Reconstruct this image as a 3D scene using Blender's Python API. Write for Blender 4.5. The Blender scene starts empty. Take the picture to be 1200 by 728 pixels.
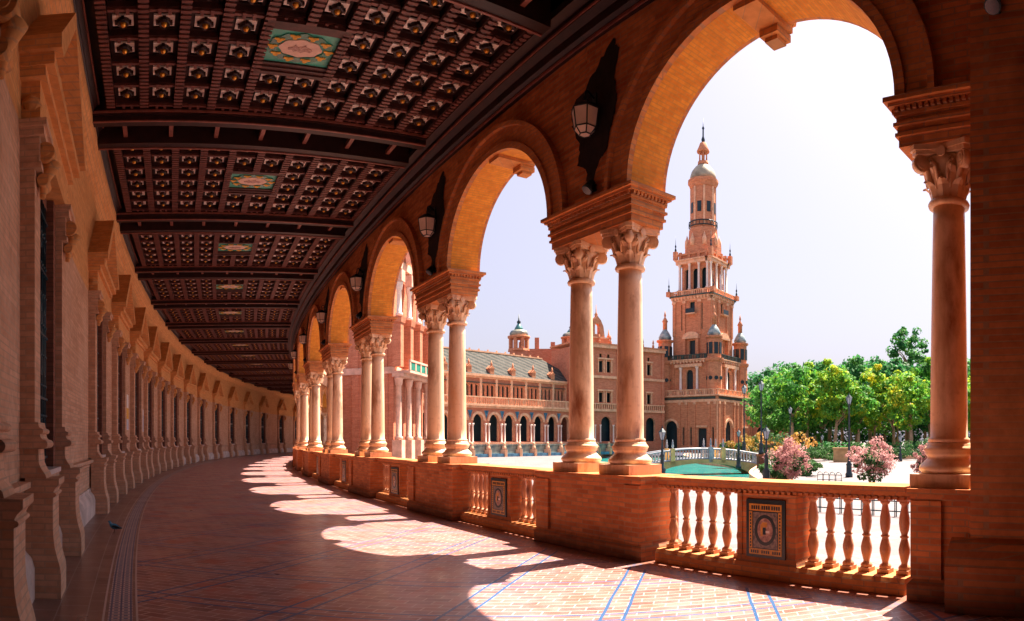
import bpy, bmesh, math, random
from math import sin, cos, pi, radians, atan2, hypot, sqrt
from mathutils import Vector, Matrix, noise
from mathutils.geometry import tessellate_polygon
random.seed(7)
scene = bpy.context.scene
COL = scene.collection

# ---------------------------------------------------------------- camera
F_PX = 780.0; HOR = 516.0; EYE = 1.57
cam_d = bpy.data.cameras.new('camera')
cam_d.type = 'PANO'
cam_d.panorama_type = 'CENTRAL_CYLINDRICAL'
cam_d.central_cylindrical_range_u_min = -600 / F_PX
cam_d.central_cylindrical_range_u_max = 600 / F_PX
cam_d.central_cylindrical_range_v_min = -(728 - HOR) / F_PX
cam_d.central_cylindrical_range_v_max = HOR / F_PX
cam_d.central_cylindrical_radius = 1.0
cam_d.clip_start = 0.05; cam_d.clip_end = 3000
cam = bpy.data.objects.new('camera', cam_d); COL.objects.link(cam)
cam.location = (0, 0, EYE); cam.rotation_euler = (radians(90), 0, 0)
scene.camera = cam

# ---------------------------------------------------------------- light
SUN_EL = radians(60.5)
SUN_AZ = atan2(0.82, 0.57)            # measured clockwise from +Y
sdir = Vector((sin(SUN_AZ) * cos(SUN_EL), cos(SUN_AZ) * cos(SUN_EL), sin(SUN_EL)))
w = bpy.data.worlds.new('World'); scene.world = w; w.use_nodes = True
nt = w.node_tree; nt.nodes.clear()
sky = nt.nodes.new('ShaderNodeTexSky'); sky.sky_type = 'NISHITA'; sky.sun_disc = False
sky.sun_elevation = SUN_EL; sky.sun_rotation = SUN_AZ
sky.air_density = 1.0; sky.dust_density = 5.0; sky.ozone_density = 1.5
mixn = nt.nodes.new('ShaderNodeMix'); mixn.data_type = 'RGBA'; mixn.inputs[0].default_value = 0.45
mixn.inputs[7].default_value = (4.5, 3.95, 5.0, 1)
bg = nt.nodes.new('ShaderNodeBackground'); bg.inputs[1].default_value = 0.05
wo = nt.nodes.new('ShaderNodeOutputWorld')
nt.links.new(sky.outputs[0], mixn.inputs[6]); nt.links.new(mixn.outputs[2], bg.inputs[0]); nt.links.new(bg.outputs[0], wo.inputs[0])
sd = bpy.data.lights.new('sun', 'SUN'); sd.energy = 5.0; sd.angle = radians(0.53); sd.color = (1.0, 0.85, 0.70)
sun = bpy.data.objects.new('sun', sd); COL.objects.link(sun)
sun.rotation_euler = sdir.to_track_quat('Z', 'Y').to_euler()
vs = scene.view_settings
scene.display_settings.display_device = 'sRGB'
vs.view_transform = 'Standard'; vs.look = 'None'; vs.exposure = 2.05; vs.gamma = 1; vs.use_curve_mapping = False
scene.cycles.max_bounces = 10; scene.cycles.diffuse_bounces = 5; scene.cycles.glossy_bounces = 3
scene.cycles.use_denoising = True
scene.cycles.sample_clamp_indirect = 8
try: scene.cycles.caustics_reflective = False; scene.cycles.caustics_refractive = False
except Exception: pass

# ---------------------------------------------------------------- materials
def new_mat(name):
    m = bpy.data.materials.new(name); m.use_nodes = True
    b = m.node_tree.nodes['Principled BSDF']
    return m, m.node_tree, b
def N(nt, t, **kw):
    n = nt.nodes.new(t)
    for k, v in kw.items(): setattr(n, k, v)
    return n
def ramp(nt, fac, stops):
    r = N(nt, 'ShaderNodeValToRGB'); e = r.color_ramp.elements
    while len(e) < len(stops): e.new(0.5)
    for i, (p, c) in enumerate(stops):
        e[i].position = p; e[i].color = (*c, 1) if len(c) == 3 else c
    nt.links.new(fac, r.inputs[0]); return r.outputs[0]
def mixc(nt, fac, a, b, mode='MIX'):
    m = N(nt, 'ShaderNodeMix', data_type='RGBA', blend_type=mode)
    for sock, v in ((m.inputs[0], fac), (m.inputs[6], a), (m.inputs[7], b)):
        if hasattr(v, 'links'): nt.links.new(v, sock)
        elif isinstance(v, (int, float)): sock.default_value = v
        else: sock.default_value = (*v, 1)
    return m.outputs[2]
def math_n(nt, op, a, b=None, c=None):
    m = N(nt, 'ShaderNodeMath', operation=op)
    for i, v in enumerate((a, b, c)):
        if v is None: continue
        if hasattr(v, 'links'): nt.links.new(v, m.inputs[i])
        else: m.inputs[i].default_value = v
    return m.outputs[0]
def coords(nt, kind='Object'):
    return N(nt, 'ShaderNodeTexCoord').outputs[kind]
def noisef(nt, vec, scale, detail=4, rough=.6):
    n = N(nt, 'ShaderNodeTexNoise'); n.inputs['Scale'].default_value = scale
    n.inputs['Detail'].default_value = detail; n.inputs['Roughness'].default_value = rough
    if vec is not None: nt.links.new(vec, n.inputs['Vector'])
    return n.outputs['Fac']
def bump(nt, b, h, strength=.3, dist=.02):
    bn = N(nt, 'ShaderNodeBump'); bn.inputs['Strength'].default_value = strength; bn.inputs['Distance'].default_value = dist
    nt.links.new(h, bn.inputs['Height']); nt.links.new(bn.outputs[0], b.inputs['Normal'])

def plain(name, c, rough=.7, var=.25, scale=3.0, metal=0.0, bumps=.15, spec=.3, c2=None):
    m, nt, b = new_mat(name)
    v = coords(nt); f = noisef(nt, v, scale, 5)
    d = tuple(x * (1 - var) for x in c); l = tuple(min(1, x * (1 + var)) for x in c) if c2 is None else c2
    nt.links.new(ramp(nt, f, [(.3, d), (.7, l)]), b.inputs['Base Color'])
    b.inputs['Roughness'].default_value = rough; b.inputs['Metallic'].default_value = metal
    b.inputs['Specular IOR Level'].default_value = spec
    if bumps: bump(nt, b, noisef(nt, v, scale * 6, 4), bumps, .01)
    return m
def brick(name, c1, c2, mortar, bw=.26, bh=.062, uv=False, stain=.35, stain_c=(.08, .035, .025), msize=.008, bs=.35, low_dirt=0.0, pale=None):
    m, nt, b = new_mat(name)
    if uv:
        v = coords(nt, 'UV'); vec = v
    else:
        v = coords(nt); sp = N(nt, 'ShaderNodeSeparateXYZ'); nt.links.new(v, sp.inputs[0])
        cb = N(nt, 'ShaderNodeCombineXYZ')
        nt.links.new(math_n(nt, 'ADD', sp.outputs[0], sp.outputs[1]), cb.inputs[0]); nt.links.new(sp.outputs[2], cb.inputs[1]); vec = cb.outputs[0]
    t = N(nt, 'ShaderNodeTexBrick'); nt.links.new(vec, t.inputs['Vector'])
    t.inputs['Color1'].default_value = (*c1, 1); t.inputs['Color2'].default_value = (*c2, 1); t.inputs['Mortar'].default_value = (*mortar, 1)
    t.inputs['Scale'].default_value = 1; t.inputs['Brick Width'].default_value = bw; t.inputs['Row Height'].default_value = bh
    t.inputs['Mortar Size'].default_value = msize; t.inputs['Mortar Smooth'].default_value = .3
    n1 = noisef(nt, v, 1.1, 6, .65); n2 = noisef(nt, v, 9, 4)
    col = mixc(nt, ramp(nt, n1, [(.45, (0, 0, 0)), (.75, (stain,) * 3)]), t.outputs['Color'], stain_c)
    if pale: col = mixc(nt, ramp(nt, noisef(nt, v, .8, 5, .6), [(.5, (0, 0, 0)), (.72, (.5,) * 3)]), col, pale)
    col = mixc(nt, .6, col, ramp(nt, n2, [(.2, (.45,) * 3), (.8, (1,) * 3)]), 'MULTIPLY')
    if low_dirt:
        g = N(nt, 'ShaderNodeNewGeometry'); s2 = N(nt, 'ShaderNodeSeparateXYZ'); nt.links.new(g.outputs['Position'], s2.inputs[0])
        h = math_n(nt, 'ADD', s2.outputs[2], math_n(nt, 'MULTIPLY', n1, .6))
        f = ramp(nt, h, [(.25, (low_dirt,) * 3), (.75, (0, 0, 0))])
        col = mixc(nt, f, col, (.04, .03, .03))
    nt.links.new(col, b.inputs['Base Color'])
    b.inputs['Roughness'].default_value = .85; b.inputs['Specular IOR Level'].default_value = .2
    hgt = math_n(nt, 'ADD', math_n(nt, 'MULTIPLY', t.outputs['Fac'], -.7), math_n(nt, 'MULTIPLY', n2, .6))
    bump(nt, b, hgt, bs, .01)
    return m

M = {}
M['brick'] = brick('arcade_brick', (.80, .28, .095), (.50, .145, .05), (.46, .25, .13), stain=.45, low_dirt=.8, stain_c=(.20, .065, .03), pale=(.90, .42, .17))
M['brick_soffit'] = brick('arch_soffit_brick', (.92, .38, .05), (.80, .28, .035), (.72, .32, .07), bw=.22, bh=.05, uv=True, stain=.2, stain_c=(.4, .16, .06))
M['brick_mould'] = brick('moulded_brick', (.78, .32, .11), (.60, .21, .075), (.5, .26, .14), stain=.35, stain_c=(.3, .11, .05))
M['wall_brick'] = brick('gallery_wall_brick', (.84, .53, .36), (.68, .39, .25), (.60, .42, .30), stain=.35, stain_c=(.42, .23, .14), pale=(.86, .64, .48))
M['wall_bounce'] = brick('gallery_wall_bounce_brick', (.92, .49, .20), (.82, .39, .14), (.70, .40, .20), stain=.2, stain_c=(.5, .24, .09))  # oranger copy of the wall brick, warm bounced light put into its colour
M['wall_base'] = plain('rendered_plinth', (.62, .52, .48), .85, .3, 2.2)
M['shade_jamb'] = brick('jamb_shade_brick', (.34, .15, .10), (.24, .10, .07), (.2, .1, .07), stain=.3)  # dark brown holds the shade of the window sides in its colour
M['far_brick'] = brick('far_brick', (.74, .29, .17), (.60, .20, .11), (.5, .25, .17), bw=.5, bh=.14, stain=.3, stain_c=(.3, .12, .07))
M['tower_brick'] = brick('tower_brick', (.80, .34, .18), (.62, .23, .12), (.55, .26, .17), bw=.6, bh=.18, stain=.4, stain_c=(.40, .17, .09))
M['far_trim'] = plain('pale_terracotta_trim', (.74, .42, .26), .8, .25, 1.5)
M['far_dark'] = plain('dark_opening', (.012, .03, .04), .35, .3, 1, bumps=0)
M['tile_blue'] = plain('glazed_blue_tile', (.04, .13, .30), .25, .6, 1.2, c2=(.10, .28, .42), spec=.5)
M['tile_green'] = plain('glazed_green_tile', (.03, .22, .16), .25, .4, 1.2, spec=.5)
M['frieze_dark'] = plain('dark_glazed_frieze', (.05, .07, .06), .5, .5, 1.5)
M['iron'] = plain('wrought_iron', (.012, .03, .042), .45, .3, 8, metal=.3, spec=.5)
M['iron_teal'] = plain('painted_iron_grille', (.008, .05, .075), .4, .4, 8, spec=.5)
M['glass_dark'] = plain('dark_window_glass', (.004, .012, .018), .12, .2, 1, bumps=0, spec=.6)
M['wood'] = plain('dark_carved_wood', (.026, .008, .008), .5, .4, 6, spec=.4)
M['wood_rib'] = plain('reddish_ceiling_rib', (.15, .05, .042), .5, .35, 6, spec=.5)
M['wood_line'] = plain('ceiling_moulding_wood', (.24, .08, .06), .5, .3, 6, spec=.5)
M['white_plate'] = plain('white_glazed_plate', (.82, .74, .70), .35, .1, 4, spec=.5)
M['gold'] = plain('gilded_boss', (.70, .32, .04), .35, .3, 9, metal=.5, spec=.5)
M['stain'] = plain('black_soot_stain', (.022, .014, .012), .95, .4, 6)
M['lamp_glass'] = plain('milky_lantern_glass', (.80, .68, .60), .25, .12, 3, bumps=0, spec=.5)
M['street_glass'] = plain('street_lamp_glass', (.30, .40, .48), .15, .1, 3, bumps=0, spec=.5)
M['pigeon'] = plain('pigeon_feathers', (.06, .26, .45), .6, .5, 12)
M['water'] = None
M['foliage_pink'] = None

# marble
def marble(name, base, vein, scale, warm):
    m, nt, b = new_mat(name)
    v = coords(nt); g = N(nt, 'ShaderNodeObjectInfo')
    add = N(nt, 'ShaderNodeVectorMath', operation='ADD'); cb = N(nt, 'ShaderNodeCombineXYZ')
    nt.links.new(math_n(nt, 'MULTIPLY', g.outputs['Random'], 40), cb.inputs[0]); nt.links.new(v, add.inputs[0]); nt.links.new(cb.outputs[0], add.inputs[1])
    mp = N(nt, 'ShaderNodeMapping'); mp.inputs['Scale'].default_value = (1, 1, .35); mp.inputs['Rotation'].default_value = (.4, .3, 0)
    nt.links.new(add.outputs[0], mp.inputs[0])
    n1 = noisef(nt, mp.outputs[0], scale, 7, .62); n2 = noisef(nt, mp.outputs[0], scale * .5, 3)
    c = ramp(nt, n1, [(.30, vein), (.47, base), (.62, base), (.80, warm)])
    c = mixc(nt, ramp(nt, n2, [(.45, (0, 0, 0)), (.7, (.5,) * 3)]), c, warm)
    ms = N(nt, 'ShaderNodeMapping'); ms.inputs['Scale'].default_value = (9, 9, .5); nt.links.new(add.outputs[0], ms.inputs[0])
    c = mixc(nt, ramp(nt, noisef(nt, ms.outputs[0], 1.2, 5), [(.48, (0, 0, 0)), (.72, (.55,) * 3)]), c, tuple(x * .75 for x in warm))
    c = mixc(nt, ramp(nt, noisef(nt, v, 14, 5, .7), [(.55, (0, 0, 0)), (.8, (.5,) * 3)]), c, vein)
    nt.links.new(c, b.inputs['Base Color']); b.inputs['Roughness'].default_value = .38; b.inputs['Specular IOR Level'].default_value = .45
    bump(nt, b, noisef(nt, v, 40, 3), .06, .004)
    return m
M['marble'] = marble('veined_marble', (.86, .62, .42), (.32, .13, .06), 2.4, (.74, .38, .17))
M['marble_cap'] = marble('carved_stone', (.82, .55, .34), (.40, .18, .09), 4, (.70, .40, .20))
M['baluster'] = marble('terracotta_stone_baluster', (.62, .33, .18), (.24, .09, .05), 7, (.46, .18, .09))

# floor (uv = metres along the gallery, metres across)
def floor_mat():
    m, nt, b = new_mat('herringbone_tile_floor')
    uv = coords(nt, 'UV'); sp = N(nt, 'ShaderNodeSeparateXYZ'); nt.links.new(uv, sp.inputs[0])
    s, d = sp.outputs[0], sp.outputs[1]
    # diamond lattice axes
    a1, a2 = radians(-50), radians(58)
    def along(a):   # distance perpendicular to a direction at angle a from the tangent
        return math_n(nt, 'ADD', math_n(nt, 'MULTIPLY', s, -sin(a)), math_n(nt, 'MULTIPLY', d, cos(a)))
    p1, p2 = along(a1), along(a2)
    P = 1.36
    def pairline(p, off):
        f = math_n(nt, 'WRAP', math_n(nt, 'ADD', p, off), P, 0.0)
        l1 = math_n(nt, 'LESS_THAN', math_n(nt, 'ABSOLUTE', math_n(nt, 'SUBTRACT', f, .1)), .016)
        l2 = math_n(nt, 'LESS_THAN', math_n(nt, 'ABSOLUTE', math_n(nt, 'SUBTRACT', f, .30)), .016)
        return math_n(nt, 'MAXIMUM', l1, l2), f
    L1, f1 = pairline(p1, .2); L2, f2 = pairline(p2, .55)
    lines = math_n(nt, 'MAXIMUM', L1, L2)
    cb = N(nt, 'ShaderNodeCombineXYZ'); nt.links.new(p1, cb.inputs[0]); nt.links.new(p2, cb.inputs[1])
    t = N(nt, 'ShaderNodeTexBrick'); nt.links.new(cb.outputs[0], t.inputs['Vector']); t.offset = 0.5
    t.inputs['Scale'].default_value = 1; t.inputs['Brick Width'].default_value = .24; t.inputs['Row Height'].default_value = .12
    t.inputs['Mortar Size'].default_value = .007; t.inputs['Mortar Smooth'].default_value = .1; t.inputs['Bias'].default_value = -.1
    t.inputs['Color1'].default_value = (.40, .16, .125, 1); t.inputs['Color2'].default_value = (.19, .065, .06, 1); t.inputs['Mortar'].default_value = (.56, .42, .38, 1)
    n = noisef(nt, uv, 1.3, 5, .6); n3 = noisef(nt, uv, 3.5, 5)
    # worn pale glaze over the tiles, redder patches where it has gone
    worn = ramp(nt, n3, [(.40, (0, 0, 0)), (.60, (1, 1, 1))])
    col = mixc(nt, math_n(nt, 'MULTIPLY', worn, .4), t.outputs['Color'], (.40, .27, .27))
    tid = N(nt, 'ShaderNodeTexWhiteNoise', noise_dimensions='2D')
    fl = N(nt, 'ShaderNodeVectorMath', operation='FLOOR'); dv = N(nt, 'ShaderNodeVectorMath', operation='DIVIDE'); dv.inputs[1].default_value = (.30, .30, 1)
    nt.links.new(cb.outputs[0], dv.inputs[0]); nt.links.new(dv.outputs[0], fl.inputs[0]); nt.links.new(fl.outputs[0], tid.inputs[0])
    red = math_n(nt, 'MULTIPLY', math_n(nt, 'GREATER_THAN', tid.outputs[0], .80), ramp(nt, n, [(.45, (0, 0, 0)), (.6, (.7,) * 3)]))
    col = mixc(nt, red, col, (.42, .09, .055))
    col = mixc(nt, lines, col, (.03, .10, .24))
    # plain border course beside the balustrade and the azulejo strip beside the wall
    brd = math_n(nt, 'MULTIPLY', math_n(nt, 'GREATER_THAN', d, .18), math_n(nt, 'LESS_THAN', d, .40))
    ck = N(nt, 'ShaderNodeTexChecker'); ck.inputs['Scale'].default_value = 16; nt.links.new(uv, ck.inputs['Vector'])
    ck.inputs[1].default_value = (.30, .17, .15, 1); ck.inputs[2].default_value = (.16, .14, .2, 1)
    col = mixc(nt, brd, col, ck.outputs[0])
    low = math_n(nt, 'LESS_THAN', d, .18)
    col = mixc(nt, low, col, (.30, .12, .08))
    def band(a, c): return math_n(nt, 'MULTIPLY', math_n(nt, 'GREATER_THAN', d, a), math_n(nt, 'LESS_THAN', d, c))
    side = math_n(nt, 'GREATER_THAN', d, 5.98)
    bt = N(nt, 'ShaderNodeTexBrick'); nt.links.new(uv, bt.inputs['Vector']); bt.inputs['Scale'].default_value = 1
    bt.inputs['Brick Width'].default_value = .36; bt.inputs['Row Height'].default_value = .28; bt.inputs['Mortar Size'].default_value = .006
    bt.inputs['Color1'].default_value = (.20, .11, .09, 1); bt.inputs['Color2'].default_value = (.25, .14, .11, 1); bt.inputs['Mortar'].default_value = (.34, .27, .25, 1)
    col = mixc(nt, side, col, bt.outputs['Color'])
    az = N(nt, 'ShaderNodeTexVoronoi', distance='CHEBYCHEV'); az.inputs['Scale'].default_value = 11; az.inputs['Randomness'].default_value = 0
    nt.links.new(uv, az.inputs['Vector'])
    azc = ramp(nt, az.outputs['Distance'], [(.18, (.05, .10, .22)), (.24, (.52, .42, .38)), (.38, (.46, .38, .36)), (.42, (.06, .09, .2))])
    col = mixc(nt, band(6.03, 6.25), col, azc)
    col = mixc(nt, math_n(nt, 'ADD', band(5.98, 6.0), band(6.28, 6.30)), col, (.5, .42, .4))
    nt.links.new(col, b.inputs['Base Color'])
    nt.links.new(ramp(nt, n, [(.3, (.27,) * 3), (.75, (.5,) * 3)]), b.inputs['Roughness'])
    b.inputs['Specular IOR Level'].default_value = .5; b.inputs['Coat Weight'].default_value = .18; b.inputs['Coat Roughness'].default_value = .2
    bump(nt, b, math_n(nt, 'ADD', math_n(nt, 'MULTIPLY', t.outputs['Fac'], -1.0), n3), .4, .005)
    return m
M['floor'] = floor_mat()

def ground_mat():
    m, nt, b = new_mat('pale_cobble_paving')
    v = coords(nt); n = noisef(nt, v, .12, 6); n2 = noisef(nt, v, 2.0, 4)
    t = N(nt, 'ShaderNodeTexBrick'); nt.links.new(v, t.inputs['Vector']); t.inputs['Scale'].default_value = 1
    t.inputs['Brick Width'].default_value = .8; t.inputs['Row Height'].default_value = .5; t.inputs['Mortar Size'].default_value = .02
    t.inputs['Color1'].default_value = (.19, .165, .17, 1); t.inputs['Color2'].default_value = (.14, .12, .125, 1); t.inputs['Mortar'].default_value = (.12, .10, .11, 1)
    c = mixc(nt, .5, t.outputs['Color'], ramp(nt, n, [(.3, (.75,) * 3), (.7, (1.0,) * 3)]), 'MULTIPLY')
    nt.links.new(c, b.inputs['Base Color']); b.inputs['Roughness'].default_value = .8
    bump(nt, b, n2, .2, .02); return m
M['ground'] = ground_mat()
def water_mat():
    m, nt, b = new_mat('turquoise_canal_water')
    v = coords(nt); n = noisef(nt, v, .5, 3)
    nt.links.new(ramp(nt, n, [(.3, (.002, .09, .11)), (.7, (.01, .22, .18))]), b.inputs['Base Color'])
    b.inputs['Roughness'].default_value = .22; b.inputs['Specular IOR Level'].default_value = .25
    bump(nt, b, noisef(nt, v, 2.5, 3), .35, .06); return m
M['water'] = water_mat()
def leaf_mat(name, stops, trans=.45):
    m, nt, b = new_mat(name)
    v = coords(nt); oi = N(nt, 'ShaderNodeObjectInfo')
    n = noisef(nt, v, .45, 3); n2 = noisef(nt, v, 3.0, 3)
    f = math_n(nt, 'ADD', math_n(nt, 'MULTIPLY', n, .65), math_n(nt, 'MULTIPLY', n2, .35))
    f = math_n(nt, 'ADD', f, math_n(nt, 'MULTIPLY', math_n(nt, 'SUBTRACT', oi.outputs['Random'], .5), .12))
    c = ramp(nt, f, stops); nt.links.new(c, b.inputs['Base Color']); b.inputs['Roughness'].default_value = .6
    b.inputs['Specular IOR Level'].default_value = .2
    tr = N(nt, 'ShaderNodeBsdfTranslucent'); nt.links.new(c, tr.inputs[0]); mx = N(nt, 'ShaderNodeMixShader'); mx.inputs[0].default_value = trans
    out = nt.nodes['Material Output']; nt.links.new(b.outputs[0], mx.inputs[1]); nt.links.new(tr.outputs[0], mx.inputs[2]); nt.links.new(mx.outputs[0], out.inputs[0])
    return m
M['leaf_a'] = leaf_mat('sunny_plane_leaves', [(.34, (.02, .12, .03)), (.46, (.09, .32, .04)), (.56, (.32, .48, .04)), (.66, (.80, .60, .03))])
M['leaf_b'] = leaf_mat('dark_green_leaves', [(.30, (.01, .08, .04)), (.5, (.04, .20, .06)), (.7, (.16, .36, .06))])
M['leaf_c'] = leaf_mat('bushy_green_leaves', [(.3, (.03, .15, .04)), (.55, (.12, .34, .06)), (.7, (.36, .48, .06))])
M['leaf_pink'] = leaf_mat('pink_oleander_blossom', [(.30, (.20, .08, .07)), (.5, (.48, .24, .23)), (.7, (.68, .42, .40))])
M['leaf_orange'] = leaf_mat('orange_flowering_leaves', [(.30, (.14, .14, .02)), (.5, (.48, .26, .06)), (.7, (.70, .38, .15))])
M['leaf_under'] = leaf_mat('shrub_green_leaves', [(.3, (.02, .07, .025)), (.6, (.06, .15, .04)), (.75, (.12, .2, .06))])
M['bark'] = plain('pale_plane_bark', (.38, .27, .17), .85, .35, 1.2)
M['bridge_stone'] = plain('bridge_brickwork', (.46, .30, .14), .8, .35, .9)
M['ceramic_blue'] = plain('blue_white_ceramic', (.16, .22, .34), .4, .25, 1.5, spec=.4, c2=(.44, .48, .54))
M['ceramic_yellow'] = plain('ochre_ceramic', (.55, .40, .16), .35, .3, 2, spec=.5)

def roof_mat():
    m, nt, b = new_mat('grey_green_glazed_roof_tiles')
    v = coords(nt); n = noisef(nt, v, .5, 5)
    wv = N(nt, 'ShaderNodeTexWave', wave_type='BANDS', bands_direction='DIAGONAL'); wv.inputs['Scale'].default_value = .28; wv.inputs['Distortion'].default_value = .4
    nt.links.new(v, wv.inputs['Vector'])
    t = N(nt, 'ShaderNodeTexBrick'); nt.links.new(v, t.inputs['Vector']); t.inputs['Scale'].default_value = 1
    t.inputs['Brick Width'].default_value = .6; t.inputs['Row Height'].default_value = .45; t.inputs['Mortar Size'].default_value = .03
    t.inputs['Color1'].default_value = (.085, .09, .085, 1); t.inputs['Color2'].default_value = (.055, .06, .06, 1); t.inputs['Mortar'].default_value = (.03, .033, .03, 1)
    c = mixc(nt, ramp(nt, wv.outputs['Fac'], [(.5, (0, 0, 0)), (.8, (.6,) * 3)]), t.outputs['Color'], (.14, .125, .11))
    c = mixc(nt, .5, c, ramp(nt, n, [(.3, (.6,) * 3), (.7, (1,) * 3)]), 'MULTIPLY')
    nt.links.new(c, b.inputs['Base Color']); b.inputs['Roughness'].default_value = .95; b.inputs['Specular IOR Level'].default_value = .05; return m
M['roof'] = roof_mat()
M['green_dome'] = plain('glazed_green_cupola', (.05, .20, .20), .35, .4, 1, spec=.5)
M['grey_dome'] = plain('tiled_dome', (.34, .30, .22), .5, .4, .8)

def panel_mat():
    # painted ceiling panel: teal ground, gold wreath, pale cartouche with brown figure blur
    m, nt, b = new_mat('painted_ceiling_panel')
    v = coords(nt); sp = N(nt, 'ShaderNodeSeparateXYZ'); nt.links.new(v, sp.inputs[0])
    mp = N(nt, 'ShaderNodeMapping'); mp.inputs['Scale'].default_value = (2.1, 1.75, 0); nt.links.new(v, mp.inputs[0])
    ln = N(nt, 'ShaderNodeVectorMath', operation='LENGTH'); nt.links.new(mp.outputs[0], ln.inputs[0])
    n = noisef(nt, v, 7, 4); r = math_n(nt, 'ADD', ln.outputs['Value'], math_n(nt, 'MULTIPLY', math_n(nt, 'SUBTRACT', n, .5), .22))
    c = ramp(nt, n, [(.3, (.03, .32, .26)), (.7, (.08, .50, .38))])
    c.node.color_ramp.interpolation = 'LINEAR'
    nt.links.new(c, b.inputs['Base Color']); b.inputs['Roughness'].default_value = .4; return m
M['panel'] = panel_mat()
M['crest'] = plain('painted_crest_tile', (.40, .12, .10), .3, .6, 22, spec=.5, c2=(.60, .40, .32), bumps=0)
M['crest_dark'] = plain('dark_tile_frame', (.015, .03, .035), .3, .3, 6, spec=.5, bumps=0)
M['crest_gold'] = plain('yellow_tile_strip', (.60, .28, .04), .35, .25, 20, spec=.5, bumps=0)
M['crest_blue'] = plain('blue_grey_tile', (.10, .12, .16), .3, .6, 30, spec=.5, bumps=0, c2=(.35, .26, .2))
M['sign_white'] = plain('white_sign', (.82, .82, .84), .5, .06, 3, bumps=0)
M['sign_yellow'] = plain('yellow_sign', (.85, .48, .03), .5, .1, 3, bumps=0)
M['sign_blue'] = plain('pale_blue_sign', (.52, .62, .78), .5, .1, 3, bumps=0)

# ---------------------------------------------------------------- geometry helpers
CX, CY, R = 121.39, 86.0, 142.58
PHI0 = atan2(5.51 - CY, 3.57 - CX)
def phi(s): return PHI0 - s / R
def P(s, d, z=0.0):
    a = phi(s); return Vector((CX + (R + d) * cos(a), CY + (R + d) * sin(a), z))
def rot_at(s):
    a = phi(s); return atan2(-cos(a), sin(a))
def PX(x, D, z=0.0):
    t = (x - 600) / F_PX; return Vector((D * sin(t), D * cos(t), z))
def ZY(y, D): return EYE + (HOR - y) * D / F_PX
def s_of(p): return (PHI0 - atan2(p[1] - CY, p[0] - CX)) * R

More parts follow.
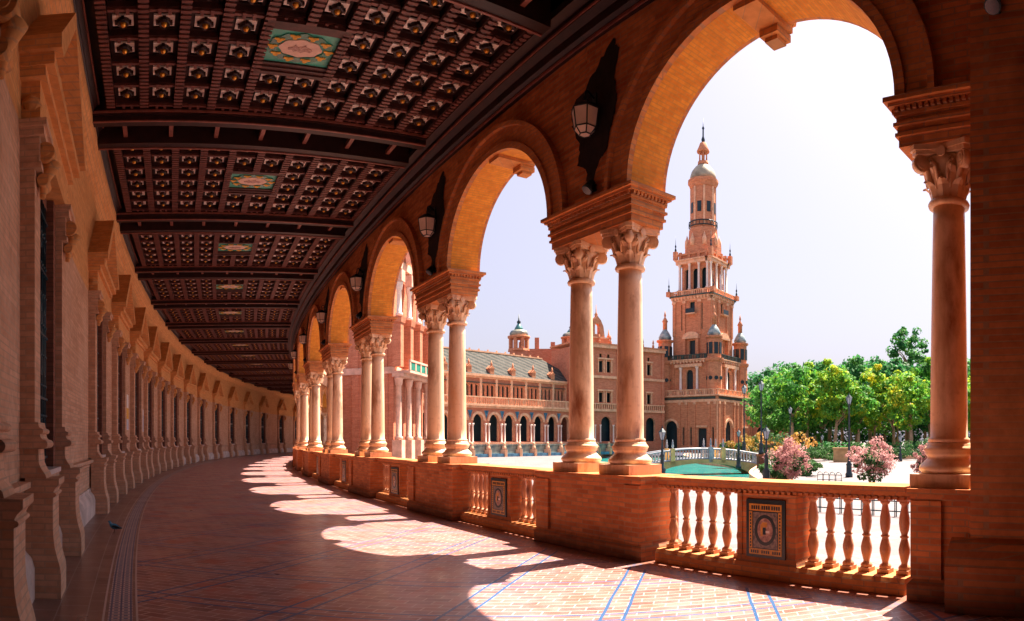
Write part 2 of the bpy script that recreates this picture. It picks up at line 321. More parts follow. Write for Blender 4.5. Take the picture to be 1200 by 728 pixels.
class MB:
    def __init__(self):
        self.bm = bmesh.new(); self.uv = None
    def face(self, vs, mi=0, smooth=False):
        try: f = self.bm.faces.new(vs)
        except ValueError: return None
        f.material_index = mi; f.smooth = smooth; return f
    def V(self, co): return self.bm.verts.new(co)
    def box(self, x0, x1, y0, y1, z0, z1, mi=0, mat=None):
        if x0 > x1: x0, x1 = x1, x0
        if y0 > y1: y0, y1 = y1, y0
        c = [Vector((x, y, z)) for z in (z0, z1) for (x, y) in ((x0, y0), (x1, y0), (x1, y1), (x0, y1))]
        if mat: c = [mat @ p for p in c]
        v = [self.V(p) for p in c]
        for f in ((3, 2, 1, 0), (4, 5, 6, 7), (0, 1, 5, 4), (1, 2, 6, 5), (2, 3, 7, 6), (3, 0, 4, 7)): self.face([v[i] for i in f], mi)
        return self
    def frustum(self, x0, x1, y0, y1, z0, z1, tx, ty, mi=0):
        # box whose top is moved in by tx, ty
        b = [(x0, y0), (x1, y0), (x1, y1), (x0, y1)]; t = [(x0 + tx, y0 + ty), (x1 - tx, y0 + ty), (x1 - tx, y1 - ty), (x0 + tx, y1 - ty)]
        v = [self.V((*p, z0)) for p in b] + [self.V((*p, z1)) for p in t]
        for f in ((3, 2, 1, 0), (4, 5, 6, 7), (0, 1, 5, 4), (1, 2, 6, 5), (2, 3, 7, 6), (3, 0, 4, 7)): self.face([v[i] for i in f], mi)
        return self
    def lathe(self, prof, c=(0, 0), seg=20, mi=0, smooth=True, cap=True, a0=0, flat=1.0):
        rings = []
        for r, z in prof:
            rings.append([self.V((c[0] + r * cos(a0 + 2 * pi * i / seg), c[1] + r * flat * sin(a0 + 2 * pi * i / seg), z)) for i in range(seg)])
        for a, b in zip(rings, rings[1:]):
            for i in range(seg):
                j = (i + 1) % seg; self.face((a[i], a[j], b[j], b[i]), mi, smooth)
        if cap:
            self.face(rings[0][::-1], mi); self.face(rings[-1], mi)
        return self
    def tube(self, pts, r, seg=8, mi=0, smooth=True):
        pts = [Vector(p) for p in pts]; rings = []
        for i, p in enumerate(pts):
            d = (pts[min(i + 1, len(pts) - 1)] - pts[max(i - 1, 0)]).normalized()
            u = d.cross(Vector((0, 0, 1)));
            if u.length < .05: u = d.cross(Vector((0, 1, 0)))
            u.normalize(); w_ = d.cross(u)
            rr = r[i] if isinstance(r, (list, tuple)) else r
            rings.append([self.V(p + u * rr * cos(2 * pi * k / seg) + w_ * rr * sin(2 * pi * k / seg)) for k in range(seg)])
        for a, b in zip(rings, rings[1:]):
            for i in range(seg):
                j = (i + 1) % seg; self.face((a[i], a[j], b[j], b[i]), mi, smooth)
        self.face(rings[0][::-1], mi); self.face(rings[-1], mi)
        return self
    def cyl(self, p0, p1, r, seg=12, mi=0): return self.tube([p0, p1], r, seg, mi)
    def prism_xz(self, poly, y0, y1, mi=0, rim_mi=None, rim_uv=False, holes=()):
        # polygon in x,z extruded from y0 to y1, holes allowed
        loops = [poly] + list(holes)
        tris = tessellate_polygon([[Vector((x, z, 0)) for x, z in lp] for lp in loops])
        fl = [p for lp in loops for p in lp]
        A = [self.V((x, y0, z)) for x, z in fl]; B = [self.V((x, y1, z)) for x, z in fl]
        for t in tris:
            self.face([A[i] for i in t], mi); self.face([B[i] for i in t][::-1], mi)
        if rim_uv and self.uv is None: self.uv = self.bm.loops.layers.uv.new('UVMap')
        k = 0
        for li, lp in enumerate(loops):
            n = len(lp); acc = 0.0
            for i in range(n):
                j = (i + 1) % n; a, b = k + i, k + j
                L = hypot(lp[i][0] - lp[j][0], lp[i][1] - lp[j][1])
                f = self.face((A[a], A[b], B[b], B[a]), mi if rim_mi is None else rim_mi)
                if rim_uv and f:
                    uvs = [(y0, acc), (y0, acc + L), (y1, acc + L), (y1, acc)]
                    for lpp, u in zip(f.loops, uvs): lpp[self.uv].uv = u
                acc += L
            k += n
        return self
    def sweep(self, prof, s0, s1, step=1.2, mi=0, closed=True, caps=True):
        # profile [(d,z)...] swept along the gallery from s0 to s1 in WORLD space
        n = max(1, int(math.ceil((s1 - s0) / step))); rings = []
        for i in range(n + 1):
            s = s0 + (s1 - s0) * i / n; rings.append([self.V(P(s, d + woff(s) if self.follow else d, z)) for d, z in prof])
        m = len(prof)
        for a, b in zip(rings, rings[1:]):
            for i in range(m if closed else m - 1):
                j = (i + 1) % m; self.face((a[i], a[j], b[j], b[i]), mi)
        if caps and closed: self.face(rings[0], mi); self.face(rings[-1][::-1], mi)
        return self
    def prof_x(self, prof, x0, x1, mi=0):
        # closed profile [(y, z)...] extruded from x0 to x1
        A = [self.V((x0, y, z)) for y, z in prof]; B = [self.V((x1, y, z)) for y, z in prof]; n = len(prof)
        tris = tessellate_polygon([[Vector((y, z, 0)) for y, z in prof]])
        for t in tris: self.face([A[i] for i in t], mi); self.face([B[i] for i in t][::-1], mi)
        for i in range(n): j = (i + 1) % n; self.face((A[i], A[j], B[j], B[i]), mi)
        return self
    follow = False
    def build(self, name, mats, parent=None, loc=None, rotz=0, recalc=True):
        if recalc: bmesh.ops.recalc_face_normals(self.bm, faces=self.bm.faces)
        me = bpy.data.meshes.new(name); self.bm.to_mesh(me); self.bm.free()
        for mm in (mats if isinstance(mats, (list, tuple)) else [mats]): me.materials.append(mm)
        o = bpy.data.objects.new(name, me); COL.objects.link(o)
        if parent: o.parent = parent
        if loc is not None: o.location = loc
        o.rotation_euler.z = rotz
        return o
def tag(o, label=None, cat=None, group=None, kind=None):
    if label: o['label'] = label
    if cat: o['category'] = cat
    if group: o['group'] = group
    if kind: o['kind'] = kind
    return o
def empty(name, loc=(0, 0, 0), rz=0, parent=None):
    o = bpy.data.objects.new(name, None); COL.objects.link(o); o.location = loc; o.rotation_euler.z = rz; o.empty_display_size = .3
    if parent: o.parent = parent
    return o
def copy_tree(o, parent=None, loc=None, rz=None):
    c = o.copy(); COL.objects.link(c)
    if parent: c.parent = parent
    if loc is not None: c.location = loc
    if rz is not None: c.rotation_euler.z = rz
    for ch in [x for x in KIDS.get(o.name, [])] or list(o.children): copy_tree(ch, c)
    return c
KIDS = {}
ORD = ['nearest', 'second', 'third', 'fourth', 'fifth', 'sixth', 'seventh', 'eighth', 'ninth', 'tenth', 'eleventh', 'twelfth', 'thirteenth', 'fourteenth', 'fifteenth', 'sixteenth', 'seventeenth', 'eighteenth', 'nineteenth', 'twentieth', 'twenty first', 'twenty second', 'twenty third', 'twenty fourth', 'twenty fifth', 'twenty sixth']
def arc(r, a0, a1, n, cx=0, cz=0): return [(cx + r * cos(a0 + (a1 - a0) * i / n), cz + r * sin(a0 + (a1 - a0) * i / n)) for i in range(n + 1)]
WALL_D = 7.15
def sstep(x): x = max(0, min(1, x)); return x * x * (3 - 2 * x)
def woff(s): return WALL_D + .6 * sstep((s - 25) / 50)
# ---------------------------------------------------------------- the setting: floor, ground, water
S0, S1 = -14.0, 108.0
def floor_mesh():
    bm = bmesh.new(); uv = bm.loops.layers.uv.new('UVMap'); n = 122
    dl = [-.6, 8.4]; rows = []
    for i in range(n + 1):
        s = S0 + (S1 - S0) * i / n; rows.append([(bm.verts.new(P(s, d, 0)), (s, d)) for d in dl])
    for a, b in zip(rows, rows[1:]):
        f = bm.faces.new((a[0][0], a[1][0], b[1][0], b[0][0]))
        for l, u in zip(f.loops, (a[0][1], a[1][1], b[1][1], b[0][1])): l[uv].uv = u
        f = bm.faces.new([bm.verts.new(P(q[1][0], -.6, zz)) for q, zz in ((a[0], 0), (b[0], 0), (b[0], -1.05), (a[0], -1.05))])
    bmesh.ops.recalc_face_normals(bm, faces=bm.faces)
    for f in bm.faces:
        if abs(f.normal.z) > .5 and f.normal.z < 0: f.normal_flip()
    me = bpy.data.meshes.new('gallery_floor'); bm.to_mesh(me); bm.free(); me.materials.append(M['floor'])
    o = bpy.data.objects.new('gallery_floor', me); COL.objects.link(o); return o
tag(floor_mesh(), 'polished red brick tile floor with diagonal blue tile lines', None, kind='structure')

GZ = -1.0
CAN0, CAN1 = 100.0 - R, 112.0 - R          # radial band of the canal
BR_P = PX(820, 64.6)
SB = s_of(BR_P)
SC0 = SB - 26.0; SC1 = SB + 110.0
def lerp_tab(x, tab):
    if x <= tab[0][0]: return tab[0][1]
    for (a, u), (b, v) in zip(tab, tab[1:]):
        if x <= b: return u + (v - u) * (x - a) / (b - a)
    return tab[-1][1]
def c_lo(s): return lerp_tab(s - SB, [(-26, 115.5), (-18, 110.5), (-9, 104.5), (0, 99.0), (4, 96.3), (40, 95.5)]) - R
def c_hi(s): return lerp_tab(s - SB, [(-26, 118.5), (-8, 118.5), (-3, 112.6), (0, 112.4)]) - R
def ground():
    # one sheet with the canal left out of it
    mb = MB(); tot = 2 * pi * R
    ss = [SC0 + i * 2.0 for i in range(69)] + [SC1 + i * (tot - 136.0) / 60 for i in range(60)]
    grid = [[mb.V(P(s, d, GZ)) for d in (-R + 1, -R + 40, c_lo(s), c_hi(s), 0, 60, 200, 900)] for s in ss]
    n = len(ss)
    for i in range(n):
        a, b = grid[i], grid[(i + 1) % n]
        for k in range(7):
            if k == 2 and i < 68: continue
            mb.face((a[k], a[k + 1], b[k + 1], b[k]))
    mb.face([g[0] for g in grid])
    return mb.build('plaza_ground', M['ground'])
tag(ground(), 'pale pinkish stone paving of the open plaza', None, kind='structure')
mb = MB(); rows = []
for i in range(69):
    s = SC0 + i * 2.0; rows.append((mb.V(P(s, c_lo(s) - .05, GZ - .72)), mb.V(P(s, c_hi(s) + .05, GZ - .72))))
for a, b in zip(rows, rows[1:]): mb.face((a[0], a[1], b[1], b[0]))
tag(mb.build('canal_water', M['water']), 'turquoise water of the canal', None, kind='structure')
mb = MB()
for fn, sg in ((c_lo, -1), (c_hi, 1)):
    prev = None
    for i in range(69):
        s = SC0 + i * 2.0; d = fn(s)
        cur = [mb.V(P(s, d, GZ - 1.5)), mb.V(P(s, d, GZ + .10)), mb.V(P(s, d + sg * .35, GZ + .10)), mb.V(P(s, d + sg * .35, GZ - .1))]
        if prev:
            for k in range(3): mb.face((prev[k], prev[k + 1], cur[k + 1], cur[k]))
        prev = cur
mb.sweep([(c_lo(SC0), GZ - 1.5), (c_hi(SC0), GZ - 1.5), (c_hi(SC0), GZ + .1), (c_lo(SC0), GZ + .1)], SC0 - .35, SC0, 1)
tag(mb.build('canal_kerb', M['far_trim']), 'low stone kerb edging the canal', None, kind='structure')

# ---------------------------------------------------------------- arcade
SPR, WTOP, TH = 4.97, 7.2, .60       # springing, wall top, wall thickness
arcade = empty('arcade', P(0, -.3, 0))
tag(arcade, 'long curved red brick arcade of round arches on paired marble columns', 'arcade')
def apart(o):                      # keep world placement while parenting to the arcade
    o.parent = arcade; o.location = o.location - arcade.location; return o
def frame(o, s, d=0, z=0, root=arcade):
    o.parent = root; o.location = P(s, d, z) - root.location; o.rotation_euler.z = rot_at(s); return o

RISE = .91
def earc(r, a0, a1, n, k=None):
    # slightly flattened arch: rise is RISE times the half span
    return [(r * cos(a0 + (a1 - a0) * i / n), SPR + (A_RISE(r)) * sin(a0 + (a1 - a0) * i / n)) for i in range(n + 1)]
A_CUR = [1.75, RISE]
def A_RISE(r): return A_CUR[0] * A_CUR[1] + (r - A_CUR[0])
def arch_wall(L, A, name='arch_wall'):
    A_CUR[0] = A
    h = L / 2 + .012
    poly = [(-h, SPR), (-A, SPR)] + earc(A, pi, 0, 36)[1:-1] + [(A, SPR), (h, SPR), (h, WTOP), (-h, WTOP)]
    mb = MB(); mb.prism_xz(poly, -TH, 0, 0, rim_mi=1, rim_uv=True)
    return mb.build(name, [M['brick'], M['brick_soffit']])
def archivolt(A):
    mb = MB()
    def ring(r0, r1, y0, y1, n=40):
        o = earc(r0, pi, 0, n); q = earc(r1, pi, 0, n)
        poly = o + q[::-1]; mb.prism_xz(poly, y0, y1)
    ring(A + .001, A + .11, .001, .085)
    ring(A + .113, A + .36, .001, .05)
    ring(A + .363, A + .43, .001, .11)
    ring(A + .003, A + .40, -TH - .06, -TH - .001)
    return mb.build('archivolt', M['brick_mould'])
def keystone(A):
    mb = MB(); z = SPR + A_RISE(A)
    # moulded console band crossing the soffit near the crown
    mb.box(-.17, .17, -TH - .14, .012, z - .07, z + .02)
    mb.box(-.13, .13, -TH - .16, -TH + .14, z - .16, z - .072)
    mb.box(-.09, .09, -TH - .12, -TH + .08, z - .21, z - .163)
    mb.frustum(-.20, .20, -TH - .17, -TH - .062, z + .0201, z + .42, -.05, 0)
    return mb.build('keystone', M['brick_soffit_o'])
M['brick_soffit_o'] = brick('keystone_brick', (.74, .32, .10), (.66, .26, .08), (.52, .27, .12), stain=.15)
def impost_mb(x0, x1):
    mb = MB(); e = 0
    for z0, z1, p in ((4.50, 4.60, 0), (4.60, 4.635, .03), (4.635, 4.70, .012), (4.70, 4.735, .045), (4.735, 4.80, .02), (4.80, 4.835, .04), (4.885, 4.92, .085), (4.92, 4.967, .125)):
        mb.box(x0 - p, x1 + p, -TH - p, p, z0, z1)
    mb.box(x0 - .03, x1 + .03, -TH - .03, .03, 4.836, 4.884)
    n = int((x1 - x0) / .062)
    for i in range(n + 1):
        x = x0 + (x1 - x0) * i / n; mb.box(x - .018, x + .018, .031, .07, 4.838, 4.883); mb.box(x - .018, x + .018, -TH - .07, -TH - .031, 4.838, 4.883)
    for sx in (x0 - .031, x1 + .07):
        for i in range(10):
            y = -TH + (TH) * i / 9; mb.box(sx - .039, sx, y - .018, y + .018, 4.838, 4.883)
    return mb
def capital_mb():
    mb = MB()
    z0, z1 = 3.93, 4.50; h = z1 - z0
    mb.lathe([(.165, z0), (.205, z0 + .005), (.215, z0 + .035), (.20, z0 + .065), (.165, z0 + .07), (.168, z0 + .1), (.185, z0 + .25), (.215, z0 + .38), (.265, z0 + .46)], seg=24)
    # abacus with concave sides
    pts = []
    for k in range(4):
        a = pi / 4 + k * pi / 2; c = Vector((cos(a), sin(a))) * .415; t = Vector((-sin(a), cos(a))) * .045
        pts += [c - t, c + t]
        m = a + pi / 4; pts.append(Vector((cos(m), sin(m))) * .245)
    for za, zb, k in ((z0 + .475, z0 + .515, .94), (z0 + .516, z1 - .001, 1.0)):
        A = [mb.V((p.x * k, p.y * k, za)) for p in pts]; B = [mb.V((p.x * k, p.y * k, zb)) for p in pts]
        n = len(pts); mb.face(A[::-1]); mb.face(B)
        for i in range(n): mb.face((A[i], A[(i + 1) % n], B[(i + 1) % n], B[i]))
    # corner volutes: spiral of shrinking rolls
    for k in range(4):
        a = pi / 4 + k * pi / 2; u = Vector((cos(a), sin(a), 0)); t = Vector((-sin(a), cos(a), 0))
        c = u * .315 + Vector((0, 0, z0 + .40))
        for r_, w_ in ((.085, .038), (.058, .050), (.030, .060)):
            mb.cyl(c - t * w_, c + t * w_, r_, 14)
        mb.tube([u * .20 + Vector((0, 0, z0 + .20)), u * .235 + Vector((0, 0, z0 + .33)), u * .29 + Vector((0, 0, z0 + .455)), u * .35 + Vector((0, 0, z0 + .462))], [.03, .03, .03, .025], 7)
    # face rosettes
    for k in range(4):
        a = k * pi / 2; u = Vector((cos(a), sin(a), 0)); mb.cyl(u * .2 + Vector((0, 0, z0 + .49)), u * .275 + Vector((0, 0, z0 + .49)), .05, 10)
        for q in (-1, 1):
            t = Vector((-sin(a), cos(a), 0)) * q; mb.tube([u * .21 + t * .05 + Vector((0, 0, z0 + .22)), u * .235 + t * .06 + Vector((0, 0, z0 + .36)), u * .25 + t * .12 + Vector((0, 0, z0 + .43)), u * .25 + t * .10 + Vector((0, 0, z0 + .385))], .018, 6)
    # two rows of acanthus leaves that curl outward
    for row, (zb, zt, n_, off) in enumerate(((z0 + .075, z0 + .235, 8, 0), (z0 + .15, z0 + .36, 8, pi / 8))):
        for k in range(n_):
            a = off + k * 2 * pi / n_; u = Vector((cos(a), sin(a), 0)); t = Vector((-sin(a), cos(a), 0))
            prev = None
            prof = [(0, .172, .055), (.35, .185, .070), (.7, .205, .062), (.92, .245, .045), (1.0, .268, .022), (.9, .275, .01)]
            for f_, r_, w_ in prof:
                z = zb + (zt - zb) * f_ ; rr = r_ + row * .012
                L = mb.V(u * (rr - .018) - t * w_ + Vector((0, 0, z))); Mi = mb.V(u * (rr + .012) + Vector((0, 0, z))); Rr = mb.V(u * (rr - .018) + t * w_ + Vector((0, 0, z)))
                if prev: mb.face((prev[0], prev[1], Mi, L)); mb.face((prev[1], prev[2], Rr, Mi))
                prev = (L, Mi, Rr)
    return mb
def make_column():
    mb = MB(); pr = []
    for i in range(13):
        f = i / 12; z = 1.60 + (3.93 - 1.60) * f; pr.append((.192 - .030 * f ** 1.5, z))
    mb.lathe([(.215, 1.55), (.215, 1.585)] + pr, seg=28)
    col = mb.build('column', M['marble'])
    b = MB()
    prof = [(.285, 1.236)]
    prof += [(.275 + .035 * sin(pi * t), 1.236 + .10 * t) for t in (0.1, .3, .5, .7, .9)] + [(.262, 1.345), (.255, 1.36)]
    prof += [(.255 - .035 * sin(pi * t), 1.36 + .07 * t) for t in (.2, .5, .8)] + [(.250, 1.435)]
    prof += [(.235 + .028 * sin(pi * t), 1.44 + .07 * t) for t in (.1, .5, .9)] + [(.228, 1.515), (.228, 1.53), (.21, 1.549)]
    b.lathe(prof, seg=28); b.build('base', M['marble_cap'], col)
    p = MB(); p.box(-.31, .31, -.31, .31, 1.10, 1.235); p.build('plinth', M['marble_cap'], col)
    capital_mb().build('capital', M['marble_cap'], col)
    return col
column0 = make_column()
def place_column(s, first=[True]):
    if first[0]: first[0] = False; c = column0
    else: c = copy_tree(column0)
    frame(c, s, -.30)
    return c
def pedestal_mb(x0, x1, ends=(1, 1)):
    mb = MB()
    mb.box(x0, x1, -.64, .06, .22, .98)
    mb.box(x0 - .05, x1 + .05, -.70, .12, 0, .16); mb.frustum(x0 - .05, x1 + .05, -.70, .12, .16, .219, .05, .05)
    mb.box(x0 - .02, x1 + .02, -.67, .09, .981, 1.02); mb.box(x0 - .05, x1 + .05, -.70, .12, 1.0205, 1.098)
    # brick piers at both ends stand a little proud of the middle
    mb.box(x0 - .015, x0 + .30, .0605, .105, .2205, .98); mb.box(x1 - .30, x1 + .015, .0605, .105, .2205, .98)
    return mb
SP = 5.3
piers = [4.66 + SP * k for k in range(19)]
imp0 = None
for k, s in enumerate(piers):
    if k == 0:
        imp0 = frame(impost_mb(-.90, .90).build('impost', M['brick_mould']), s)
        ped0 = frame(pedestal_mb(-1.16, 1.16).build('pedestal', M['brick']), s)
    else:
        for src in (imp0, ped0):
            c = src.copy(); COL.objects.link(c); frame(c, s)
    place_column(s - .55); place_column(s + .55)
# the half pier against the big corner pier
frame(impost_mb(-.95, .0).build('impost', M['brick_mould']), 0.0)
frame(pedestal_mb(-1.05, -.18).build('pedestal', M['brick']), 0.0)
place_column(-.43)
# arches
A1 = 1.75; w0 = arch_wall(SP, A1); v0 = archivolt(A1); k0 = keystone(A1)
for k in range(18):
    s = piers[k] + SP / 2
    if k == 0: w_, v_, q_ = w0, v0, k0
    else:
        w_, v_, q_ = w0.copy(), v0.copy(), k0.copy()
        for o in (w_, v_, q_): COL.objects.link(o)
    frame(w_, s); 
    for o in (v_, q_): o.parent = w_; o.location = (0, 0, 0)
A0 = 1.87; A_CUR[0] = A0; A_CUR[1] = .87; sm = (0.0 + 3.76) / 2
wn = MB(); hl, hr = sm + .9, 4.66 - sm
poly = [(-hl, SPR), (-A0, SPR)] + earc(A0, pi, 0, 44)[1:-1] + [(A0, SPR), (hr, SPR), (hr, WTOP), (-hl, WTOP)]
wn.prism_xz(poly, -TH, 0, 0, rim_mi=1, rim_uv=True); wn = frame(wn.build('arch_wall', [M['brick'], M['brick_soffit']]), sm)
vn = archivolt(A0); vn.parent = wn; kn = keystone(A0); kn.parent = wn
# big brick pier closing the arcade beside the camera
cp = MB()
cp.sweep([(-1.1, -1.0), (.20, -1.0), (.20, WTOP), (-1.1, WTOP)], -12.5, -.80, 2)
tag(apart(cp.build('corner_pier', M['brick'])), 'plain broad brick pier')
cb_ = MB(); cb_.sweep([(.205, 0), (.42, 0), (.42, .42), (.36, .50), (.27, .62), (.205, .66)], -12.4, -.62, 2)
apart(cb_.build('pier_base', M['brick']))
# cornice along the gallery side and the storey and parapet outside
co = MB(); SE = piers[18] + .9
co.sweep([(-.60, WTOP + .002), (.06, WTOP + .002), (.06, WTOP + .06), (.14, WTOP + .10), (.14, WTOP + .22), (.26, WTOP + .26), (.26, WTOP + .38), (.40, WTOP + .42), (.40, WTOP + .52), (-.60, WTOP + .52)], -12.5, SE + 4)
apart(co.build('wooden_cornice', M['wood']))
cl = MB()
cl.sweep([(.061, WTOP + .012), (.085, WTOP + .012), (.085, WTOP + .05), (.061, WTOP + .05)], -12.4, SE + 4)
cl.sweep([(.261, WTOP + .275), (.28, WTOP + .275), (.28, WTOP + .31), (.261, WTOP + .31)], -12.4, SE + 4)
apart(cl.build('cornice_moulding', M['wood_line']))
up = MB()
up.sweep([(-.98, 7.75), (-.60, 7.75), (-.60, 8.3), (-1.15, 8.3), (-1.15, 8.05), (-.98, 7.95)], -12.5, SE + 4, 2.65)
up.sweep([(-.58, WTOP + .003), (-.78, WTOP + .003), (-.98, 7.748), (-.58, 7.748)], -12.5, SE + 4, 2.65)
apart(up.build('outer_cornice', M['far_trim']))
pr = MB()
pr.sweep([(-1.05, 9.15), (-.80, 9.15), (-.80, 9.3), (-1.05, 9.3)], -12.5, SE + 4, 2.65)
for i in range(int((SE + 16) / .53)):
    s = -12.2 + i * .53; mt = Matrix.Translation(P(s, -.92)) @ Matrix.Rotation(rot_at(s), 4, 'Z')
    big = i % 5 == 0; w_ = .16 if big else .06; pr.box(-w_, w_, -w_, w_, 8.301, 9.149, mat=mt)
apart(pr.build('parapet', M['far_trim']))
# solid wall that carries the arcade line on past the last arch
mb = MB(); mb.sweep([(-.6, -1), (0, -1), (0, WTOP), (-.6, WTOP)], SE, SE + 4, 2.65)
apart(mb.build('plain_wall', M['brick']))
# stylobate below the arcade, outside
mb = MB(); mb.sweep([(-.95, -1.02), (-.61, -1.02), (-.61, -.02), (-.95, -.02)], -12, SE, 2.65)
apart(mb.build('outer_plinth', M['far_trim']))

# ---------------------------------------------------------------- balustrades
def baluster_mb():
    mb = MB()
    mb.box(-.068, .068, -.068, .068, .171, .215)
    prof = [(.060, .216), (.066, .235), (.058, .255), (.036, .27), (.034, .285), (.046, .33), (.060, .39), (.062, .43), (.052, .48), (.038, .525), (.034, .54), (.048, .552), (.05, .562), (.034, .575), (.036, .59), (.050, .63), (.059, .70), (.056, .76), (.042, .83), (.033, .875), (.034, .89), (.05, .905), (.054, .918), (.05, .93)]
    mb.lathe(prof, seg=14); mb.box(-.062, .062, -.062, .062, .9305, .958)
    return mb
def crest(parent):
    # the glazed panel with its dark frame, lettered yellow strips and painted crest
    mb = MB(); y = .0
    mb.box(-.265, .265, y, .022, .235, .895); mb.box(-.195, .195, .0221, .0235, .30, .82)
    pan = mb.build('tile_panel', M['crest_dark'], parent)
    def strip(x0, x1, z0, z1, marks):
        g = MB(); g.box(x0, x1, .0221, .027, z0, z1)
        for a, b, c, d_ in marks: g.box(a, b, .0265, .029, c, d_, 1)
        g.build('yellow_strip', [M['crest_gold'], M['crest_dark']], pan)
    strip(-.222, .222, .765, .845, [(x0 + i * .031, x0 + i * .031 + .021, .782, .826) for x0 in (-.20, -.065, .075) for i in range(4)])
    strip(-.222, .222, .270, .335, [(-.205 + i * .0295, -.187 + i * .0295, .285, .318) for i in range(14) if i not in (4, 9)])
    strip(-.222, -.178, .340, .755, [(-.209, -.192, .355 + i * .036, .377 + i * .036) for i in range(11)])
    strip(.178, .222, .340, .755, [(.192, .209, .355 + i * .036, .377 + i * .036) for i in range(11)])
    f = MB(); f.box(-.165, .165, .0236, .0255, .345, .75); f.build('blue_grey_field', M['crest_blue'], pan)
    o = MB(); a = [(.145 * cos(t), .55 + .175 * sin(t)) for t in [2 * pi * i / 28 for i in range(28)]]; b = [(.108 * cos(t), .55 + .138 * sin(t)) for t in [2 * pi * i / 28 for i in range(28)]]
    o.prism_xz(a, .0256, .028, holes=[b]); o.build('dark_wreath', M['crest_dark'], pan)
    c = MB(); c.prism_xz([(.104 * cos(t), .55 + .134 * sin(t)) for t in [2 * pi * i / 28 for i in range(28)]], .0256, .0285)
    c.box(-.06, .01, .0286, .030, .52, .545, 1); c.box(.03, .06, .0286, .030, .48, .62, 2); c.box(-.03, .04, .0286, .030, .585, .64, 2); c.box(-.01, .03, .0286, .0305, .50, .58, 3)
    c.build('painted_crest', [M['crest'], M['white_plate'], M['crest_gold'], M['iron']], pan)
    return pan
bal_mesh = baluster_mb().build('baluster', M['baluster'])
def make_balustrade(half):
    root = empty('balustrade')
    r = MB(); r.box(-half, half, -.47, -.13, .9585, .995); r.box(-half, half, -.49, -.11, .9955, 1.03); r.box(-half, half, -.52, -.08, 1.0305, 1.062); r.box(-half, half, -.545, -.055, 1.0625, 1.10)
    # stepped brick course hanging under the rail
    n = int(2 * half / .075)
    for i in range(n):
        x = -half + (i + .5) * 2 * half / n; r.box(x - .02, x + .02, -.128, -.095, .962, .994)
    r.build('rail', M['brick_mould'], root)
    c = MB(); c.box(-half, half, -.55, -.05, 0, .12); c.frustum(-half, half, -.55, -.05, .12, .17, 0, .03)
    c.build('kerb', M['brick_mould'], root)
    p = MB(); p.box(-.40, .40, -.50, -.10, .1705, .958); p.frustum(-.42, .42, -.53, -.07, .1703, .24, .02, .03)
    for q in (-1, 1): p.box(q * .40, q * .335, -.0995, -.082, .2405, .957)
    pi_ = p.build('brick_post', M['brick'], root)
    cr = crest(root); cr.location = (0, -.0995, 0)
    n = 6; a, b = .50, half - .10; fst = True
    for q in (-1, 1):
        for i in range(n):
            o = bal_mesh if (fst and bal_mesh.parent is None) else bal_mesh.copy()
            if o is not bal_mesh: COL.objects.link(o)
            fst = False
            o.parent = root; o.location = (q * (a + (b - a) * i / (n - 1)), -.30, 0)
    return root
mids = [(piers[0] + 0) / 2 - .0] + [piers[k] + SP / 2 for k in range(11)]
bal0 = make_balustrade(1.70); bal1 = make_balustrade(1.48)
def blabel(k):
    if k == 0: return 'brick balustrade with a dark crest panel and stone balusters, nearest, below the largest arch'
    return 'brick balustrade with terracotta balusters below the %s arch from the right' % ORD[k]
for k in range(12):
    if k == 0: b = bal0; s = (-.18 + 3.50) / 2
    else:
        b = bal1 if k == 1 else copy_tree(bal1); s = mids[k]
    b.location = P(s, 0); b.rotation_euler.z = rot_at(s)
    tag(b, blabel(k), 'balustrade', 'balustrades between the column pedestals')

# ---------------------------------------------------------------- back wall of the gallery
bwall = empty('gallery_wall', P(10, WALL_D, 0)); tag(bwall, 'long curved wall of pale orange brick with pilasters and pedimented windows', 'wall')
def bpart(o): o.parent = bwall; o.location = o.location - bwall.location; return o
def wframe(o, s, doff=0.0, z=0):
    o.parent = bwall; o.location = P(s, woff(s) + doff, z) - bwall.location; o.rotation_euler.z = rot_at(s); return o
def hit_s(x):
    t = (x - 600) / F_PX; d = Vector((sin(t), cos(t))); c = Vector((CX, CY)); k = 1.0; 
    while k < 200:
        p = d * k
        if hypot(p.x - CX, p.y - CY) < R and k > 2: pass
        s = s_of(p)
        if hypot(p.x - CX, p.y - CY) - R >= woff(s) - .1 : return s
        k += .05
    return None
def hit_glass(x):
    t = (x - 600) / F_PX; d = Vector((sin(t), cos(t))); k = 1.0
    while k < 200:
        p = d * k; sv = s_of(p)
        if hypot(p.x - CX, p.y - CY) - R >= woff(sv) + .2: return sv
        k += .05
wins = [-9.4, -4.4, .7] + [hit_glass(x) for x in (27, 102, 129.7, 151.6, 168, 184.6, 200, 215.8, 232, 250, 268.6, 287, 305.6, 327)]
while wins[-1] < 96: wins.append(wins[-1] + 6.4)
WH = .82            # half width of the opening
mb = MB(); mb.follow = True
prev = S0
WT = 7.85
for s in wins + [S1 + WH]:
    if s - WH > prev: mb.sweep([(0, 1.16), (.30, 1.16), (.30, 4.75), (0, 4.75)], prev, s - WH, 1.4)
    prev = s + WH
bw1 = mb.build('brick_wall', M['wall_brick']); bpart(bw1)
mb = MB(); mb.follow = True; mb.sweep([(0.0, 4.751), (.45, 4.751), (.45, WT + .6), (-.28, WT + .6), (-.28, WT - .35), (-.26, WT - .42), (-.16, WT - .55), (-.04, WT - .66), (0, WT - .78)], S0, S1, 1.4); bpart(mb.build('upper_wall', M['wall_bounce']))
